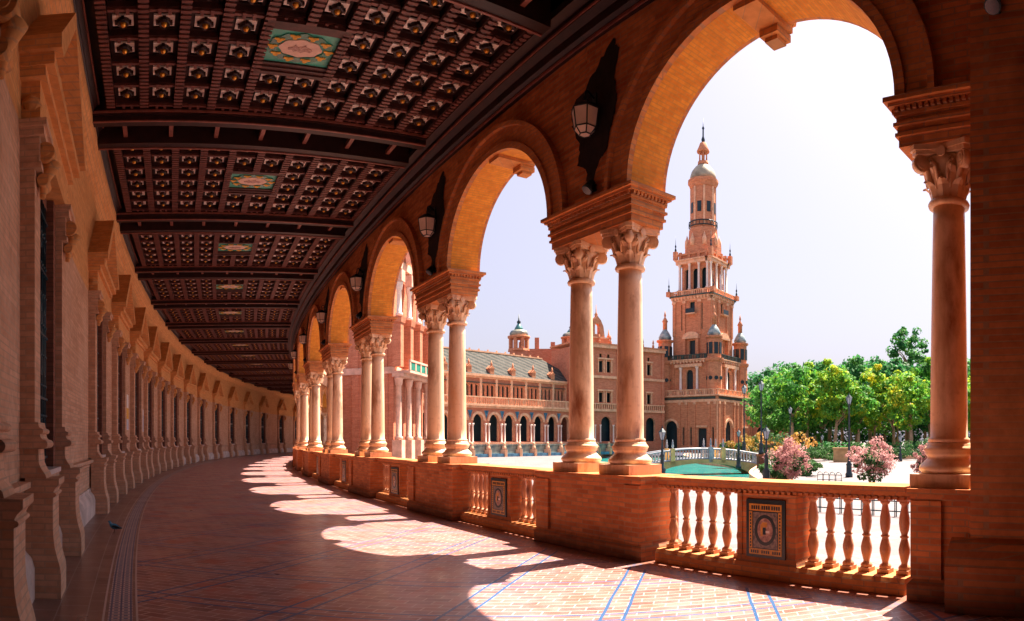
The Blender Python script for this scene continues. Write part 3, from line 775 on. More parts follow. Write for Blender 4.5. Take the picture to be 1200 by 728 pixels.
# plinth with flared foot and capping
mb = MB(); mb.follow = True
mb.sweep([(.45, 0), (-.16, 0), (-.16, .30), (-.13, .40), (-.06, .48), (-.06, .55), (.45, .55)], S0, S1, 1.4, 0)
mb.sweep([(.45, .551), (-.03, .551), (-.03, 1.0), (-.05, 1.02), (-.05, 1.06), (-.12, 1.10), (-.12, 1.159), (.45, 1.159)], S0, S1, 1.4, 1)
bpart(mb.build('moulded_plinth', [M['wall_base'], M['wall_brick']]))
# crown moulding against the ceiling
mb = MB(); mb.follow = True
mb.sweep([(-.285, WT - .22), (-.31, WT - .20), (-.31, WT - .12), (-.38, WT - .05), (-.38, WT), (-.285, WT)], S0, S1, 1.4); bpart(mb.build('crown_moulding', M['wood']))
mb = MB(); mb.follow = True
mb.sweep([(-.385, WT - .04), (-.41, WT - .04), (-.41, WT - .005), (-.385, WT - .005)], S0, S1, 1.4); bpart(mb.build('moulding_line', M['wood_line']))

def pilaster_tree():
    # local: x along the wall, y towards the wall (+), face towards the gallery is -y
    m = MB(); w_ = .20
    m.box(-w_, w_, -.15, -.001, 1.75, 4.28)
    m.box(-w_ - .03, w_ + .03, -.22, -.001, 4.2801, 4.34); m.box(-w_ - .01, w_ + .01, -.20, -.001, 4.3401, 4.60)
    m.box(-w_ - .05, w_ + .05, -.25, -.001, 4.6001, 4.68); m.box(-w_ - .08, w_ + .08, -.28, -.001, 4.6801, 4.75)
    pil = m.build('pilaster', M['wall_brick'])
    b = MB(); tor = lambda y, z, r, n=6: [(y - r * sin(pi * i / n), z - r * cos(pi * i / n)) for i in range(n + 1)]
    pr_ = [(-.001, 1.48), (-.20, 1.48)] + tor(-.24, 1.53, .045) + [(-.23, 1.58), (-.215, 1.60), (-.21, 1.63)] + tor(-.215, 1.66, .028) + [(-.20, 1.70), (-.192, 1.749), (-.001, 1.749)]
    b.prof_x(pr_, -w_ - .05, w_ + .05); b.build('base_moulding', M['wall_brick'], pil)
    p = MB(); q = w_ + .06
    pr_ = [(-.062, .001), (-.42, .001), (-.42, .24), (-.415, .29), (-.40, .35), (-.38, .42), (-.36, .50), (-.345, .60), (-.34, .70), (-.34, 1.0)]
    pr_ += tor(-.35, 1.03, .022) + [(-.345, 1.06), (-.36, 1.09), (-.39, 1.12), (-.40, 1.13), (-.40, 1.19), (-.062, 1.19)]
    p.prof_x(pr_, -q, q); p.prof_x([(-.001, 1.1901), (-.27, 1.1901), (-.26, 1.23), (-.22, 1.28), (-.195, 1.34), (-.19, 1.479), (-.001, 1.479)], -q + .04, q - .04)
    p.build('pedestal', [M['wall_brick']], pil)
    c = MB()
    c.cyl((-.15, -.25, 4.47), (.15, -.25, 4.47), .095, 16); c.cyl((-.17, -.25, 4.47), (.17, -.25, 4.47), .05, 12)
    c.cyl((-.12, -.22, 4.20), (.12, -.22, 4.20), .06, 14)
    c.tube([(0, -.31, 4.42), (0, -.23, 4.25), (0, -.20, 4.05)], [.10, .06, .03], 8)
    c.build('scroll_console', M['wall_bounce'], pil)
    return pil
def window_tree():
    r = empty('window')
    j = MB()  # reveals and added proud strips, their dark colour standing in for shade
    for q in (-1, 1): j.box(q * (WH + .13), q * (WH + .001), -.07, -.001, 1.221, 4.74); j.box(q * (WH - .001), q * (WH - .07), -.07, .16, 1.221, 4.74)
    j.box(-WH + .071, WH - .071, .02, .16, 4.60, 4.74); j.build('shade_jamb', M['shade_jamb'], r)
    g = MB(); g.box(-WH + .0701, WH - .0701, .14, .155, 1.221, 4.599); g.build('glass', M['glass_dark'], r)
    f = MB()
    for i in range(9):
        x = -.60 + i * .15; f.cyl((x, .02, 1.23), (x, .02, 4.59), .011, 6)
        for k in range(8):
            z = 1.5 + k * .38; f.lathe([(.005, z - .03), (.026, z), (.005, z + .03)], c=(x, .02), seg=6)
    for z in (1.35, 2.1, 2.9, 3.7, 4.4): f.box(-.745, .745, .005, .035, z - .015, z + .015)
    for k in range(4):
        z = 1.72 + k * .8
        for i in range(5):
            x = -.56 + i * .28
            f.tube([(x + .09 * cos(t), .02, z + .13 * sin(t)) for t in [2 * pi * u / 10 for u in range(11)]], .008, 5)
    f.build('iron_grille', M['iron_teal'], r)
    b = MB(); b.box(-.745, .745, .06, .10, 3.02, 3.24)
    b.build('pale_crossbar', M['wall_base'], r)
    s = MB(); s.box(-WH - .02, WH + .02, -.16, .30, 1.1605, 1.22); s.build('sill', M['wall_base'], r)
    return r
def pediment_tree():
    m = MB(); W_ = 1.45
    m.box(-W_ + .12, W_ - .12, -.20, -.001, 4.7505, 5.20); 
    m.box(-W_ + .02, W_ - .02, -.27, -.001, 5.2001, 5.30); m.box(-W_, W_, -.36, -.001, 5.3001, 5.42)
    ped = m.build('pediment', M['wall_bounce'])
    t = MB(); t.prism_xz([(-W_ + .14, 5.4201), (W_ - .14, 5.4201), (0, 6.42)], -.14, -.002); t.build('tympanum', M['wall_bounce'], ped)
    k = MB()
    for q in (-1, 1):
        poly = [(q * (W_ + .06), 5.4202), (q * (W_ + .06), 5.56), (q * .002, 6.72), (q * .002, 6.52), (q * (W_ - .12), 5.4202)]
        k.prism_xz(poly, -.44, -.001)
    k.build('raking_cornice', M['wall_bounce'], ped)
    o = MB(); o.prism_xz([(.26 * cos(a), 5.78 + .26 * sin(a)) for a in [2 * pi * i / 20 for i in range(20)]], -.22, -.141)
    o.prism_xz([(.15 * cos(a), 5.78 + .15 * sin(a)) for a in [2 * pi * i / 20 for i in range(20)]], -.26, -.2201)
    o.build('carved_boss', M['wall_bounce'], ped)
    for q in (-1, 1):
        z = MB(); z.tube([(q * 1.15, -.10, 5.15), (q * 1.30, -.10, 4.95), (q * 1.22, -.10, 4.78)], [.09, .12, .06], 8); z.build('side_scroll', M['wall_bounce'], ped)
    return ped
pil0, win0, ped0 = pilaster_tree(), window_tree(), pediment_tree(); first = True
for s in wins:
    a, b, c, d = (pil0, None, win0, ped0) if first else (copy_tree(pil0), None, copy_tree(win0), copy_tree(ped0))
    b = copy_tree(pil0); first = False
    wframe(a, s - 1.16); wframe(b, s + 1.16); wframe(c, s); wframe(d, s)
# unseen end wall behind the camera, added to keep the near gallery dark
mb = MB(); mt = Matrix.Translation(P(-12.5, 0)) @ Matrix.Rotation(rot_at(-12.5), 4, 'Z')
mb.box(-.4, 0, -.3, WALL_D + .2, 0, 8.0, mat=mt)
tag(mb.build('end_wall', M['wall_brick']), 'unseen brick wall added behind the camera to keep the gallery dark', 'wall')
mb = MB(); mt = Matrix.Translation(P(103, 0)) @ Matrix.Rotation(rot_at(103), 4, 'Z')
mb.box(0, .4, -.3, 8, 0, 8.0, mat=mt)
tag(mb.build('end_wall', M['wall_brick']), 'far brick wall where the curved gallery ends', 'wall')

# ---------------------------------------------------------------- ceiling
ceil = empty('wooden_ceiling', P(8, 3.4, 7.5)); tag(ceil, 'dark carved wooden ceiling of coffers and beams over the gallery', 'ceiling')
def cpart(o): o.parent = ceil; o.location = o.location - ceil.location; return o
def cframe(o, s): o.parent = ceil; o.location = P(s, 0, 0) - ceil.location; o.rotation_euler.z = rot_at(s); return o
mb = MB(); mb.sweep([(-.59, 7.96), (8.1, 7.96), (8.1, 8.2), (-.59, 8.2)], S0, S1, 1.33); cpart(mb.build('roof_boards', M['wood']))
def beam():
    m = MB()
    for q in (-1, 1):
        m.box(q * .58, q * .36, .41, 8.0, 7.50, 7.955); m.box(q * .64, q * .58, .41, 8.0, 7.60, 7.70)
    o = m.build('double_beam', M['wood'])
    l = MB()
    for q in (-1, 1): l.box(q * .60, q * .56, .42, 7.99, 7.478, 7.499); l.box(q * .66, q * .641, .42, 7.99, 7.62, 7.66)
    for i in range(8): y = .9 + i * .9; l.box(-.36, .36, y - .04, y + .04, 7.62, 7.70)
    l.build('beam_moulding', M['wood_line'], o)
    return o
NX, NY = 6, 10; y0c, y1c = .42, 6.50; hx = 2.02
cw, ch = 2 * hx / NX, (y1c - y0c) / NY
def fx(x, y): return x * (1 + y / R)
def is_center(i, j): return i in (2, 3) and j in (4, 5)
def coffer_grid():
    m = MB()
    for j in range(NY + 1):           # ribs that run with the gallery, notched like ladders
        y = y0c + ch * j
        segs = [(-hx, hx)] if j != 5 else [(-hx, -hx + 2 * cw), (-hx + 4 * cw, hx)]
        for a, b in segs:
            m.box(a, b, y - .065, y + .065, 7.70, 7.955); m.box(a, b, y - .035, y + .035, 7.655, 7.6995)
            n = int((b - a) / .11)
            for i in range(n):
                x = a + (b - a) * (i + .5) / n; m.box(x - .03, x + .03, y - .078, y + .078, 7.64, 7.654, 1)
    for i in range(NX + 1):
        x = -hx + cw * i
        for j in range(NY):
            if i == 3 and j in (4, 5): continue
            ya, yb = y0c + ch * j + .086, y0c + ch * (j + 1) - .086
            m.box(x - .055, x + .055, ya, yb, 7.72, 7.955)
            m.box(x - .03, x + .03, ya, yb, 7.69, 7.7195, 1)
            for q in (.33, .67): yy = ya + (yb - ya) * q; m.box(x - .07, x + .07, yy - .025, yy + .025, 7.672, 7.689, 1)
    # stepped frames inside every coffer
    for i in range(NX):
        for j in range(NY):
            if is_center(i, j): continue
            xa, xb = -hx + cw * i + .056, -hx + cw * (i + 1) - .056; ya, yb = y0c + ch * j + .086, y0c + ch * (j + 1) - .086
            for t, z in ((.05, 7.80), (.10, 7.86)):
                m.box(xa, xb, ya, ya + t, z, z + .059, 2); m.box(xa, xb, yb - t, yb, z, z + .059, 2)
                m.box(xa, xa + t, ya + t, yb - t, z, z + .059, 2); m.box(xb - t, xb, ya + t, yb - t, z, z + .059, 2)
    o = m.build('coffer_panel', [M['wood_rib2'], M['wood_rib'], M['wood']])
    return o
M['wood_rib2'] = plain('carved_coffer_wood', (.06, .019, .017), .5, .4, 6, spec=.5)
def rosette_mb(mb=None, ox=0, oy=0):
    m = mb or MB()
    m.box(ox - .125, ox + .125, oy - .155, oy + .155, 7.765, 7.79, 0); m.box(ox - .10, ox + .10, oy - .13, oy + .13, 7.7901, 7.954, 1)
    m.lathe([(.10, 7.764), (.095, 7.715), (.07, 7.70), (.065, 7.72)], c=(ox, oy), seg=14, mi=1)
    m.lathe([(.045, 7.764), (.045, 7.70), (.03, 7.675), (.005, 7.67)], c=(ox, oy), seg=10, mi=2)
    for a in (0, pi / 2, pi, 3 * pi / 2):
        m.box(ox + .10 * cos(a) - .022, ox + .10 * cos(a) + .022, oy + .10 * sin(a) - .022, oy + .10 * sin(a) + .022, 7.71, 7.7645, 1)
    return m
M['white_plate2'] = plain('faded_cream_paint', (.74, .55, .46), .5, .15, 6, bumps=0)
M['gold2'] = plain('ochre_paint', (.72, .38, .04), .5, .25, 8, bumps=0)
def emblem():
    m = MB(); m.box(-.44, .44, -.60, .60, .02, .06)
    o = m.build('painted_panel', M['panel'])
    def ell(a, b, n=28, k=0, wob=0): return [((a + wob * cos(k * t)) * cos(t), (b + wob * cos(k * t)) * sin(t)) for t in [2 * pi * i / n for i in range(n)]]
    def plate(pts, z0, z1, name, mt, hole=None):
        q = MB(); q.prism_xz([(x, y) for x, y in pts], z0, z1, holes=[hole] if hole else [])
        for v_ in q.bm.verts: v_.co = Vector((v_.co.x, v_.co.z, v_.co.y))
        q.build(name, mt, o)
    plate(ell(.37, .52, 48, 12, .02), .004, .019, 'green_wreath', M['tile_green'], ell(.25, .38, 30)[::1])
    plate(ell(.22, .34, 40, 8, .012), .003, .019, 'pale_cartouche', M['white_plate2'])
    for k in range(10):
        t = 2 * pi * k / 10 + .3; cx_, cy_ = .31 * cos(t), .45 * sin(t)
        plate([(cx_ + .05 * cos(u) * (1 + .4 * cos(3 * u)), cy_ + .07 * sin(u) * (1 + .4 * cos(3 * u))) for u in [2 * pi * i / 14 for i in range(14)]], -.008, .0035, 'gold_scroll', M['gold2'])
    plate([(.02, -.20), (.07, -.16), (.05, -.08), (.10, -.02), (.06, .04), (.09, .10), (.04, .13), (.05, .19), (.0, .20), (-.03, .12), (-.10, .09), (-.04, .05), (-.06, -.02), (-.11, -.07), (-.05, -.09), (-.03, -.17)], -.004, .0025, 'brown_figure', M['crest'])
    f = MB(); X, Y = cw + .03, ch + .03
    for t, z in enumerate((-.06, -.035, -.01)):
        xa, xb = .44 + (2 - t) * (X - .44) / 3, .44 + (3 - t) * (X - .44) / 3; ya, yb = .60 + (2 - t) * (Y - .60) / 3, .60 + (3 - t) * (Y - .60) / 3
        f.box(-xb, xb, -yb, -ya, z, .25); f.box(-xb, xb, ya, yb, z, .25); f.box(-xb, -xa, -ya, ya, z, .25); f.box(xa, xb, -ya, ya, z, .25)
    f.build('panel_frame', M['wood_rib2'], o); return o
bm0, cf0, em0 = beam(), coffer_grid(), emblem()
ros = rosette_mb().build('rosette', [M['white_plate'], M['wood'], M['gold']])
beams = [4.66 - SP * 2, 4.66 - SP, ] + [4.66 + SP * k for k in range(18)]
cells = [(-hx + cw * (i + .5), y0c + ch * (j + .5)) for i in range(NX) for j in range(NY) if not is_center(i, j)]
rm = MB()
for (x, y) in cells: rosette_mb(rm, x, y)
stuff_me = None
for k, s in enumerate(beams):
    b = bm0 if k == 0 else copy_tree(bm0); cframe(b, s)
    if k == len(beams) - 1: break
    sm_ = s + SP / 2
    c = cf0 if k == 0 else cf0.copy()
    if k: COL.objects.link(c)
    cframe(c, sm_)
    e = em0 if k == 0 else copy_tree(em0)
    e.parent = c; e.location = (0, y0c + 5 * ch, 7.70); e.rotation_euler.z = 0
    if sm_ in (s,): pass
    if 5 < sm_ < 14:       # the two bays that show largest: a rosette of its own in each coffer
        pass
RB = [k for k in range(len(beams) - 1) if 5 < beams[k] + SP / 2 < 14]
ros_used = False; cnt = 0
# the rosettes that show largest are separate parts, the remainder one part
near = []
for k in RB:
    sm_ = beams[k] + SP / 2
    for (x, y) in cells: near.append((k, x, y))
near.sort(key=lambda t: (t[0], t[1])); near = near[:100]
nearset = set(near)
for (k, x, y) in near:
    o = ros if not ros_used else ros.copy()
    if ros_used: COL.objects.link(o)
    ros_used = True
    sm_ = beams[k] + SP / 2; a = rot_at(sm_); o.parent = ceil; bp = P(sm_, 0) - ceil.location
    o.location = (bp.x + x * cos(a) - y * sin(a), bp.y + x * sin(a) + y * cos(a), bp.z); o.rotation_euler.z = a
rm.bm.free(); rm = MB()
for k in range(len(beams) - 1):
    sm_ = beams[k] + SP / 2; p = P(sm_, 0); a = rot_at(sm_)
    if sm_ < -3 or sm_ > 62: continue
    for (x, y) in cells:
        if (k, x, y) in nearset: continue
        wx, wy = p.x + x * cos(a) - y * sin(a), p.y + x * sin(a) + y * cos(a)
        mt = Matrix.Translation((wx, wy, 0)) @ Matrix.Rotation(a, 4, 'Z')
        rm.box(-.125, .125, -.155, .155, 7.765, 7.79, 0, mat=mt); rm.lathe([(.095, 7.764), (.08, 7.715), (.05, 7.71)], c=(wx, wy), seg=8, mi=1); rm.lathe([(.04, 7.709), (.04, 7.69), (.01, 7.67)], c=(wx, wy), seg=6, mi=2)
o = cpart(rm.build('rosette', [M['white_plate'], M['wood'], M['gold']])); o['kind'] = 'stuff'

# ---------------------------------------------------------------- lanterns, lights, signs, pigeon
def lantern_tree():
    r = empty('wall_lantern')
    b = MB(); b.tube([(0, .02, .42), (0, .16, .50), (0, .20, .47), (0, .21, .34)], .018, 8); b.box(-.05, .05, 0, .02, .25, .5)
    b.tube([(0, .02, .28), (0, .12, .22), (0, .17, .34), (0, .10, .42)], .012, 6)
    b.build('bracket', M['iron'], r)
    def hexa(z, rr): return [Vector((rr * cos(pi / 6 + i * pi / 3), .21 + rr * sin(pi / 6 + i * pi / 3), z)) for i in range(6)]
    lv = [hexa(-.24, .10), hexa(-.14, .19), hexa(.16, .235), hexa(.28, .10)]
    g = MB(); L = [[g.V(p) for p in q] for q in lv[:3]]
    for a, c in zip(L, L[1:]):
        for i in range(6): g.face((a[i], a[(i + 1) % 6], c[(i + 1) % 6], c[i]))
    g.face(L[0][::-1]); g.face(L[2]); g.build('glass', M['lamp_glass'], r)
    f = MB()
    for a, c in zip(lv[:3], lv[1:3]):
        for i in range(6): f.cyl(a[i], c[i], .011, 6)
    for q in lv[:3]:
        for i in range(6): f.cyl(q[i], q[(i + 1) % 6], .011, 6)
    T = [[f.V(p) for p in q] for q in (hexa(.162, .25), hexa(.27, .11), hexa(.30, .05))]
    for a, c in zip(T, T[1:]):
        for i in range(6): f.face((a[i], a[(i + 1) % 6], c[(i + 1) % 6], c[i]))
    f.face(T[0][::-1]); f.face(T[2]); f.cyl((0, .21, .30), (0, .21, .42), .014, 6)
    f.build('frame', M['iron'], r)
    return r
def stain_mb(seed):
    rnd = random.Random(seed); pts = []
    prof = [(.38, .10), (.40, .40), (.16, .55), (-.08, .78), (-.36, .98), (-.44, .80), (-.36, .45), (-.42, .20), (-.32, -.15), (-.24, -.45), (-.06, -.62), (.06, -.95), (.14, -.60), (.28, -.50), (.24, -.18)]
    prof = [(x * 1.25, z) for x, z in prof]; n = len(prof)
    for i in range(n):
        a, b = Vector(prof[i]), Vector(prof[(i + 1) % n])
        for t in range(5):
            q = a.lerp(b, t / 5); pts.append((q.x + rnd.uniform(-.025, .025), q.y + rnd.uniform(-.03, .03)))
    m = MB(); m.prism_xz(pts, .0, .006); return m
lt0 = lantern_tree(); sp0 = None
st0 = stain_mb(2).build('soot_stain', M['stain'])
names = ['nearest', 'second nearest', 'third nearest', 'fourth nearest', 'fifth nearest', 'sixth nearest', 'farthest']
def spot_tree():
    r = empty('spotlight')
    b = MB(); b.cyl((0, 0, 0), (0, .10, .02), .03, 8); b.box(-.05, .05, 0, .02, -.06, .06); b.build('bracket', M['iron'], r)
    h = MB(); h.tube([(0, .06, .10), (0, .17, -.06), (0, .18, -.075)], [.06, .10, .10], 12); h.build('housing', M['iron'], r)
    g = MB(); g.cyl((0, .183, -.078), (0, .19, -.087), .085, 12); g.build('lens', M['glass_dark'], r)
    return r
sp0 = spot_tree()
for k in range(7):
    s = piers[k] - .12
    l = lt0 if k == 0 else copy_tree(lt0)
    l.location = P(s - .06, .033, 6.02); l.rotation_euler.z = rot_at(s); l.scale = (.85,) * 3
    tag(l, 'glass and iron lantern on the arcade wall, %s of the row' % names[k], 'lantern', 'lanterns between the arches')
    st = st0 if k == 0 else st0.copy()
    if k: COL.objects.link(st)
    frame(st, s - .02, .027, 6.05)
    q = sp0 if k == 0 else copy_tree(sp0)
    q.location = P(s - .05, .026, 5.12); q.rotation_euler.z = rot_at(s); q.scale = (.8,) * 3
    tag(q, 'small spotlight on the brick under a lantern, %s of the row' % names[k], 'spotlight', 'spotlights on the arcade wall')
q = copy_tree(sp0); q.location = P(-1.05, .205, 5.55); q.rotation_euler.z = rot_at(-1); q.scale = (.8,) * 3
tag(q, 'dark spotlight alone high on the broad brick pier at the right', 'spotlight', 'spotlights on the arcade wall')

def sign(s, z0, z1, w_, bands, label):
    r = empty('notice_board', P(s, woff(s) - .002, z0), rot_at(s)); tag(r, label, 'sign')
    b = MB(); b.box(-w_ / 2 - .02, w_ / 2 + .02, -.035, -.001, -.02, z1 - z0 + .02); b.build('backing', M['sign_white'], r)
    for a, c, mt in bands:
        m = MB(); m.box(-w_ / 2, w_ / 2, -.039, -.0355, a * (z1 - z0), c * (z1 - z0)); m.build('printed_band', M[mt], r)
sign((wins[5] + wins[6]) / 2 + .0, 1.95, 3.15, .75, ((0, .30, 'sign_blue'), (.30, .62, 'sign_yellow')), 'white and yellow banner on the wall between two windows')
sign((wins[6] + wins[7]) / 2 + .0, 1.95, 2.85, .85, ((0, .75, 'sign_blue'),), 'plain pale blue notice on the wall beyond the yellow banner')

def pigeon():
    p = PX(134, 780 * 1.57 / (624 - 516)); r = empty('pigeon', (p.x, p.y, 0), radians(200)); r.scale = (.72,) * 3; tag(r, 'blue grey pigeon standing on the floor beside the tiled strip', 'pigeon')
    m = MB(); cs = [((-.17, 0, .10), .012), ((-.10, 0, .115), .035), ((-.04, 0, .13), .062), ((.03, 0, .145), .068), ((.08, 0, .175), .045), ((.10, 0, .215), .028), ((.115, 0, .245), .028), ((.135, 0, .25), .022), ((.155, 0, .247), .006)]
    m.tube([c for c, _ in cs], [q for _, q in cs], 12); body = m.build('body', M['pigeon'], r)
    w_ = MB()
    for q in (-1, 1): w_.tube([(.05, q * .05, .15), (-.04, q * .064, .145), (-.14, q * .03, .11), (-.19, q * .012, .10)], [.02, .035, .022, .005], 8)
    w_.build('wings', M['iron'], r)
    for q in (-1, 1):
        l = MB(); l.tube([(.0, q * .025, .09), (.005, q * .027, .0)], .006, 5); l.tube([(-.02, q * .027, .004), (.035, q * .03, .004)], .005, 5); l.build('leg', M['crest'], r)
pigeon()
# ---------------------------------------------------------------- tower beyond the canal
def holes_wall(x0, x1, z0, z1, y0, y1, holes, mb, mi=0, rim=1):
    mb.prism_xz([(x0, z0), (x1, z0), (x1, z1), (x0, z1)], y0, y1, mi, rim_mi=rim, holes=holes)
def arch_hole(cx, w_, z0, z1, n=10):
    r = w_ / 2; return [(cx - r, z0), (cx + r, z0)] + arc(r, 0, pi, n, cx, z1 - r)
def rect_hole(cx, w_, z0, z1): return [(cx - w_ / 2, z0), (cx + w_ / 2, z0), (cx + w_ / 2, z1), (cx - w_ / 2, z1)]

def rotated(o, parent, ang, x=0, y=0, z=0):
    o.parent = parent; o.location = (x, y, z); o.rotation_euler.z = ang; return o

TC = PX(824, 145); 
tower = empty('tower', (TC.x, TC.y, GZ), 0)
view = atan2(-TC.y, -TC.x)                    # direction from the tower to the camera
# local -y face is the wide (left) face: its normal is turned 29.6 deg to the viewer's left
NL = view - radians(29.6)                     # left as seen by the viewer
tower.rotation_euler.z = NL + pi / 2
tag(tower, 'tall red brick tower with white columned belfry, dome and spire', 'tower')
def side4(build, name, mats, parent, n=4):
    o = build(); b = o.build(name, mats, parent)
    for k in range(1, n):
        c = b.copy(); COL.objects.link(c); c.rotation_euler.z = k * pi / 2
    return b
TB = [M['tower_brick'], M['far_trim'], M['far_dark']]
H_ = lambda y: ZY(y, 145) - GZ
def tbox(w_, z0, z1, name, mat, parent=tower, extra=None):
    m = MB(); m.box(-w_, w_, -w_, w_, z0, z1)
    return m.build(name, mat, parent)
# base block
w_ = 8.0; h0 = H_(462)
def base_side():
    m = MB(); t = .5
    hs = [arch_hole(-3.2, 3.0, .02, 6.6), rect_hole(4.3, 2.1, .02, 5.0), rect_hole(-6.6, .5, 1.5, 5.2), rect_hole(-.2, .5, 1.5, 5.2), rect_hole(1.6, .5, 1.5, 5.2), rect_hole(6.8, .5, 1.5, 5.2)]
    holes_wall(-w_, w_ - t - .01, .01, h0 - 2.2, -w_, -w_ + t, hs, m)
    m.box(-w_ - .1, w_, -w_ - .18, -w_ + .5, h0 - 2.199, h0 - 1.7, 1)
    m.box(-w_, w_ - .51, -w_, -w_ + .5, h0 - 1.699, h0 - 1.0, 0); m.box(-w_ - .35, w_ + .0, -w_ - .35, -w_ + .5, h0 - .999, h0 - .7, 1)
    for x in (-7.6, -5.4, -1.0, .6, 2.6, 6.0, 7.4): m.box(x - .22, x + .22, -w_ - .22, -w_ - .001, .6, h0 - 2.2, 0); m.box(x - .3, x + .3, -w_ - .3, -w_ - .001, h0 - 2.7, h0 - 2.21, 1)
    ring = [(-3.2 + 2.0 * cos(a), 5.1 + 2.0 * sin(a)) for a in [pi * i / 12 for i in range(13)]]; rin = [(-3.2 + 1.56 * cos(a), 5.1 + 1.56 * sin(a)) for a in [pi * i / 12 for i in range(13)]]
    m.prism_xz(ring + rin[::-1], -w_ - .15, -w_ - .002, 1)
    m.box(3.0, 5.6, -w_ - .2, -w_ - .001, 5.2, 5.6, 1)
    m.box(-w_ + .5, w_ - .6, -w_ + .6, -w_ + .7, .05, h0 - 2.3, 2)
    return m
side4(base_side, 'base_wall', TB, tower)
def fr_side():
    m = MB(); m.box(-w_ + .3, w_ - .6, -w_ - .03, -w_ - .002, h0 - 1.62, h0 - 1.12)
    return m
side4(fr_side, 'dark_frieze', M['frieze_dark'], tower)
def par(wd, z, hh, sp_, name='balustrade', mat=None):
    def f():
        m = MB(); m.box(-wd - .1, wd - .31, -wd - .1, -wd + .25, z + hh - .16, z + hh)
        n = int(2 * wd / sp_)
        for i in range(n):
            x = -wd + (i + .5) * 2 * wd / n; ww = .22 if i % 5 == 0 else .08; m.box(x - ww, x + ww, -wd, -wd + .16, z, z + hh - .161)
        return m
    return side4(f, name, mat or M['far_trim'], tower)
par(w_, h0 - .699, 1.15, .42)
tbox(w_ - .3, h0 - .75, h0 - .69, 'terrace', M['far_trim'])
# second stage with the four corner turrets
z1 = h0 - .68; z2 = H_(428); w2 = 6.3
def st2():
    m = MB(); hs = [arch_hole(.3, 1.7, z1 + 1.2, z2 - 1.6), ]
    holes_wall(-w2, w2 - .51, z1, z2 - .01, -w2, -w2 + .5, hs, m)
    for x in (-2.0, 2.6): m.box(x - .7, x + .7, -w2 - .5, -w2 - .001, z1, z1 + .7, 1)
    m.box(-3.0, 3.6, -w2 - .7, -w2 - .001, z2 - 1.1, z2 - .45, 1)
    m.box(-w2 + .6, w2 - .7, -w2 + .7, -w2 + .8, z1, z2 - .1, 2)
    for x in (-w2 + .5, -3.6, 4.2): m.box(x - .25, x + .25, -w2 - .2, -w2 - .0015, z1, z2 - .01, 0)
    return m
side4(st2, 'second_stage', TB, tower)
def colset(wd, xs, za, zb, r_, name, mat, n=4):
    def f():
        m = MB()
        for x in xs: m.lathe([(r_ * 1.5, za), (r_ * 1.5, za + .3), (r_, za + .35), (r_ * .9, zb - .6), (r_ * 1.5, zb - .1), (r_ * 1.5, zb)], c=(x, -wd), seg=8)
        return m
    for k in range(n):
        for x in xs:
            m = MB(); m.lathe([(r_ * 1.5, za), (r_ * 1.5, za + .3), (r_, za + .35), (r_ * .9, zb - .6), (r_ * 1.5, zb - .1), (r_ * 1.5, zb)], c=(x, -wd), seg=8)
            rotated(m.build(name, mat), tower, k * pi / 2)
M['white_stone'] = plain('white_stone_column', (.80, .66, .58), .6, .12, 1.5)
colset(w2 + .3, (-1.7, 2.3), z1 + .71, z2 - 1.11, .30, 'column', M['white_stone'])
def gall(wd, z, name, mt, hh=.55):
    def f():
        m = MB(); m.box(-wd, wd - .01, -wd, -wd + 1.2, z, z + .35, 0); m.box(-wd - .25, wd + .24, -wd - .25, -wd + .8, z + .351, z + hh, 0)
        for i in range(int(2 * wd / .8)): x = -wd + .4 + i * .8; m.box(x - .16, x + .16, -wd - .18, -wd - .001, z - .28, z + .34, 1)
        return m
    return side4(f, name, [mt, M['far_trim']], tower)
gall(w2 + .45, z2, 'gallery_cornice', M['far_trim'])
tbox(w2 + .4, z2 + .38, z2 + .545, 'gallery_deck', M['far_trim'])
par(w2 + .5, z2 + .552, 1.0, .36, 'gallery_railing', M['frieze_dark'])
# corner turrets
def turret():
    m = MB(); rr = 1.6
    m.lathe([(rr, z1), (rr, z2 - .3), (rr + .25, z2 - .1), (rr + .35, z2 + .3), (rr + .35, z2 + .5)], seg=12, smooth=False)
    z3 = H_(404)
    m.lathe([(rr - .15, z2 + .5), (rr - .15, z3), (rr + .2, z3 + .2), (rr + .25, z3 + .55), (rr - .3, z3 + .6)], seg=12, smooth=False)
    t = m.build('corner_turret', M['tower_brick'], tower)
    d = MB(); d.lathe([(rr - .3, z3 + .601), (rr - .2, z3 + 1.2), (rr - .7, z3 + 2.2), (.55, z3 + 2.7), (.45, z3 + 2.9)], seg=12); d.build('blue_dome', M['tile_blue2'], t)
    l = MB(); l.lathe([(.47, z3 + 2.91), (.47, z3 + 4.4), (.65, z3 + 4.6), (.3, z3 + 5.3), (.12, z3 + 5.6), (.25, z3 + 5.9), (.02, z3 + 7.0)], seg=10); l.build('finial', M['tower_brick'], t)
    for k in range(8):
        o = MB(); a = k * pi / 4; u = Vector((cos(a), sin(a), 0)); o.box(-.4, .4, -.05, .05, z2 + 1.3, z3 - .8, mat=Matrix.Translation(u * (rr - .13)) @ Matrix.Rotation(a + pi / 2, 4, 'Z'))
        o.build('opening', M['far_dark'], t); o = MB()
        o.cyl(u * (rr - .1) + Vector((0, 0, z1 + 3.4)), u * (rr + .03) + Vector((0, 0, z1 + 3.4)), .42, 12); o.build('round_opening', M['far_dark'], t)
    return t
M['tile_blue2'] = plain('blue_tiled_dome', (.10, .24, .34), .4, .5, 1.2, c2=(.42, .48, .46), spec=.5)
tt = turret(); q = 6.0
for k, (x, y) in enumerate(((-q, -q), (q, -q), (q, q), (-q, q))):
    c = tt if k == 0 else copy_tree(tt); c.location = (x, y, 0)
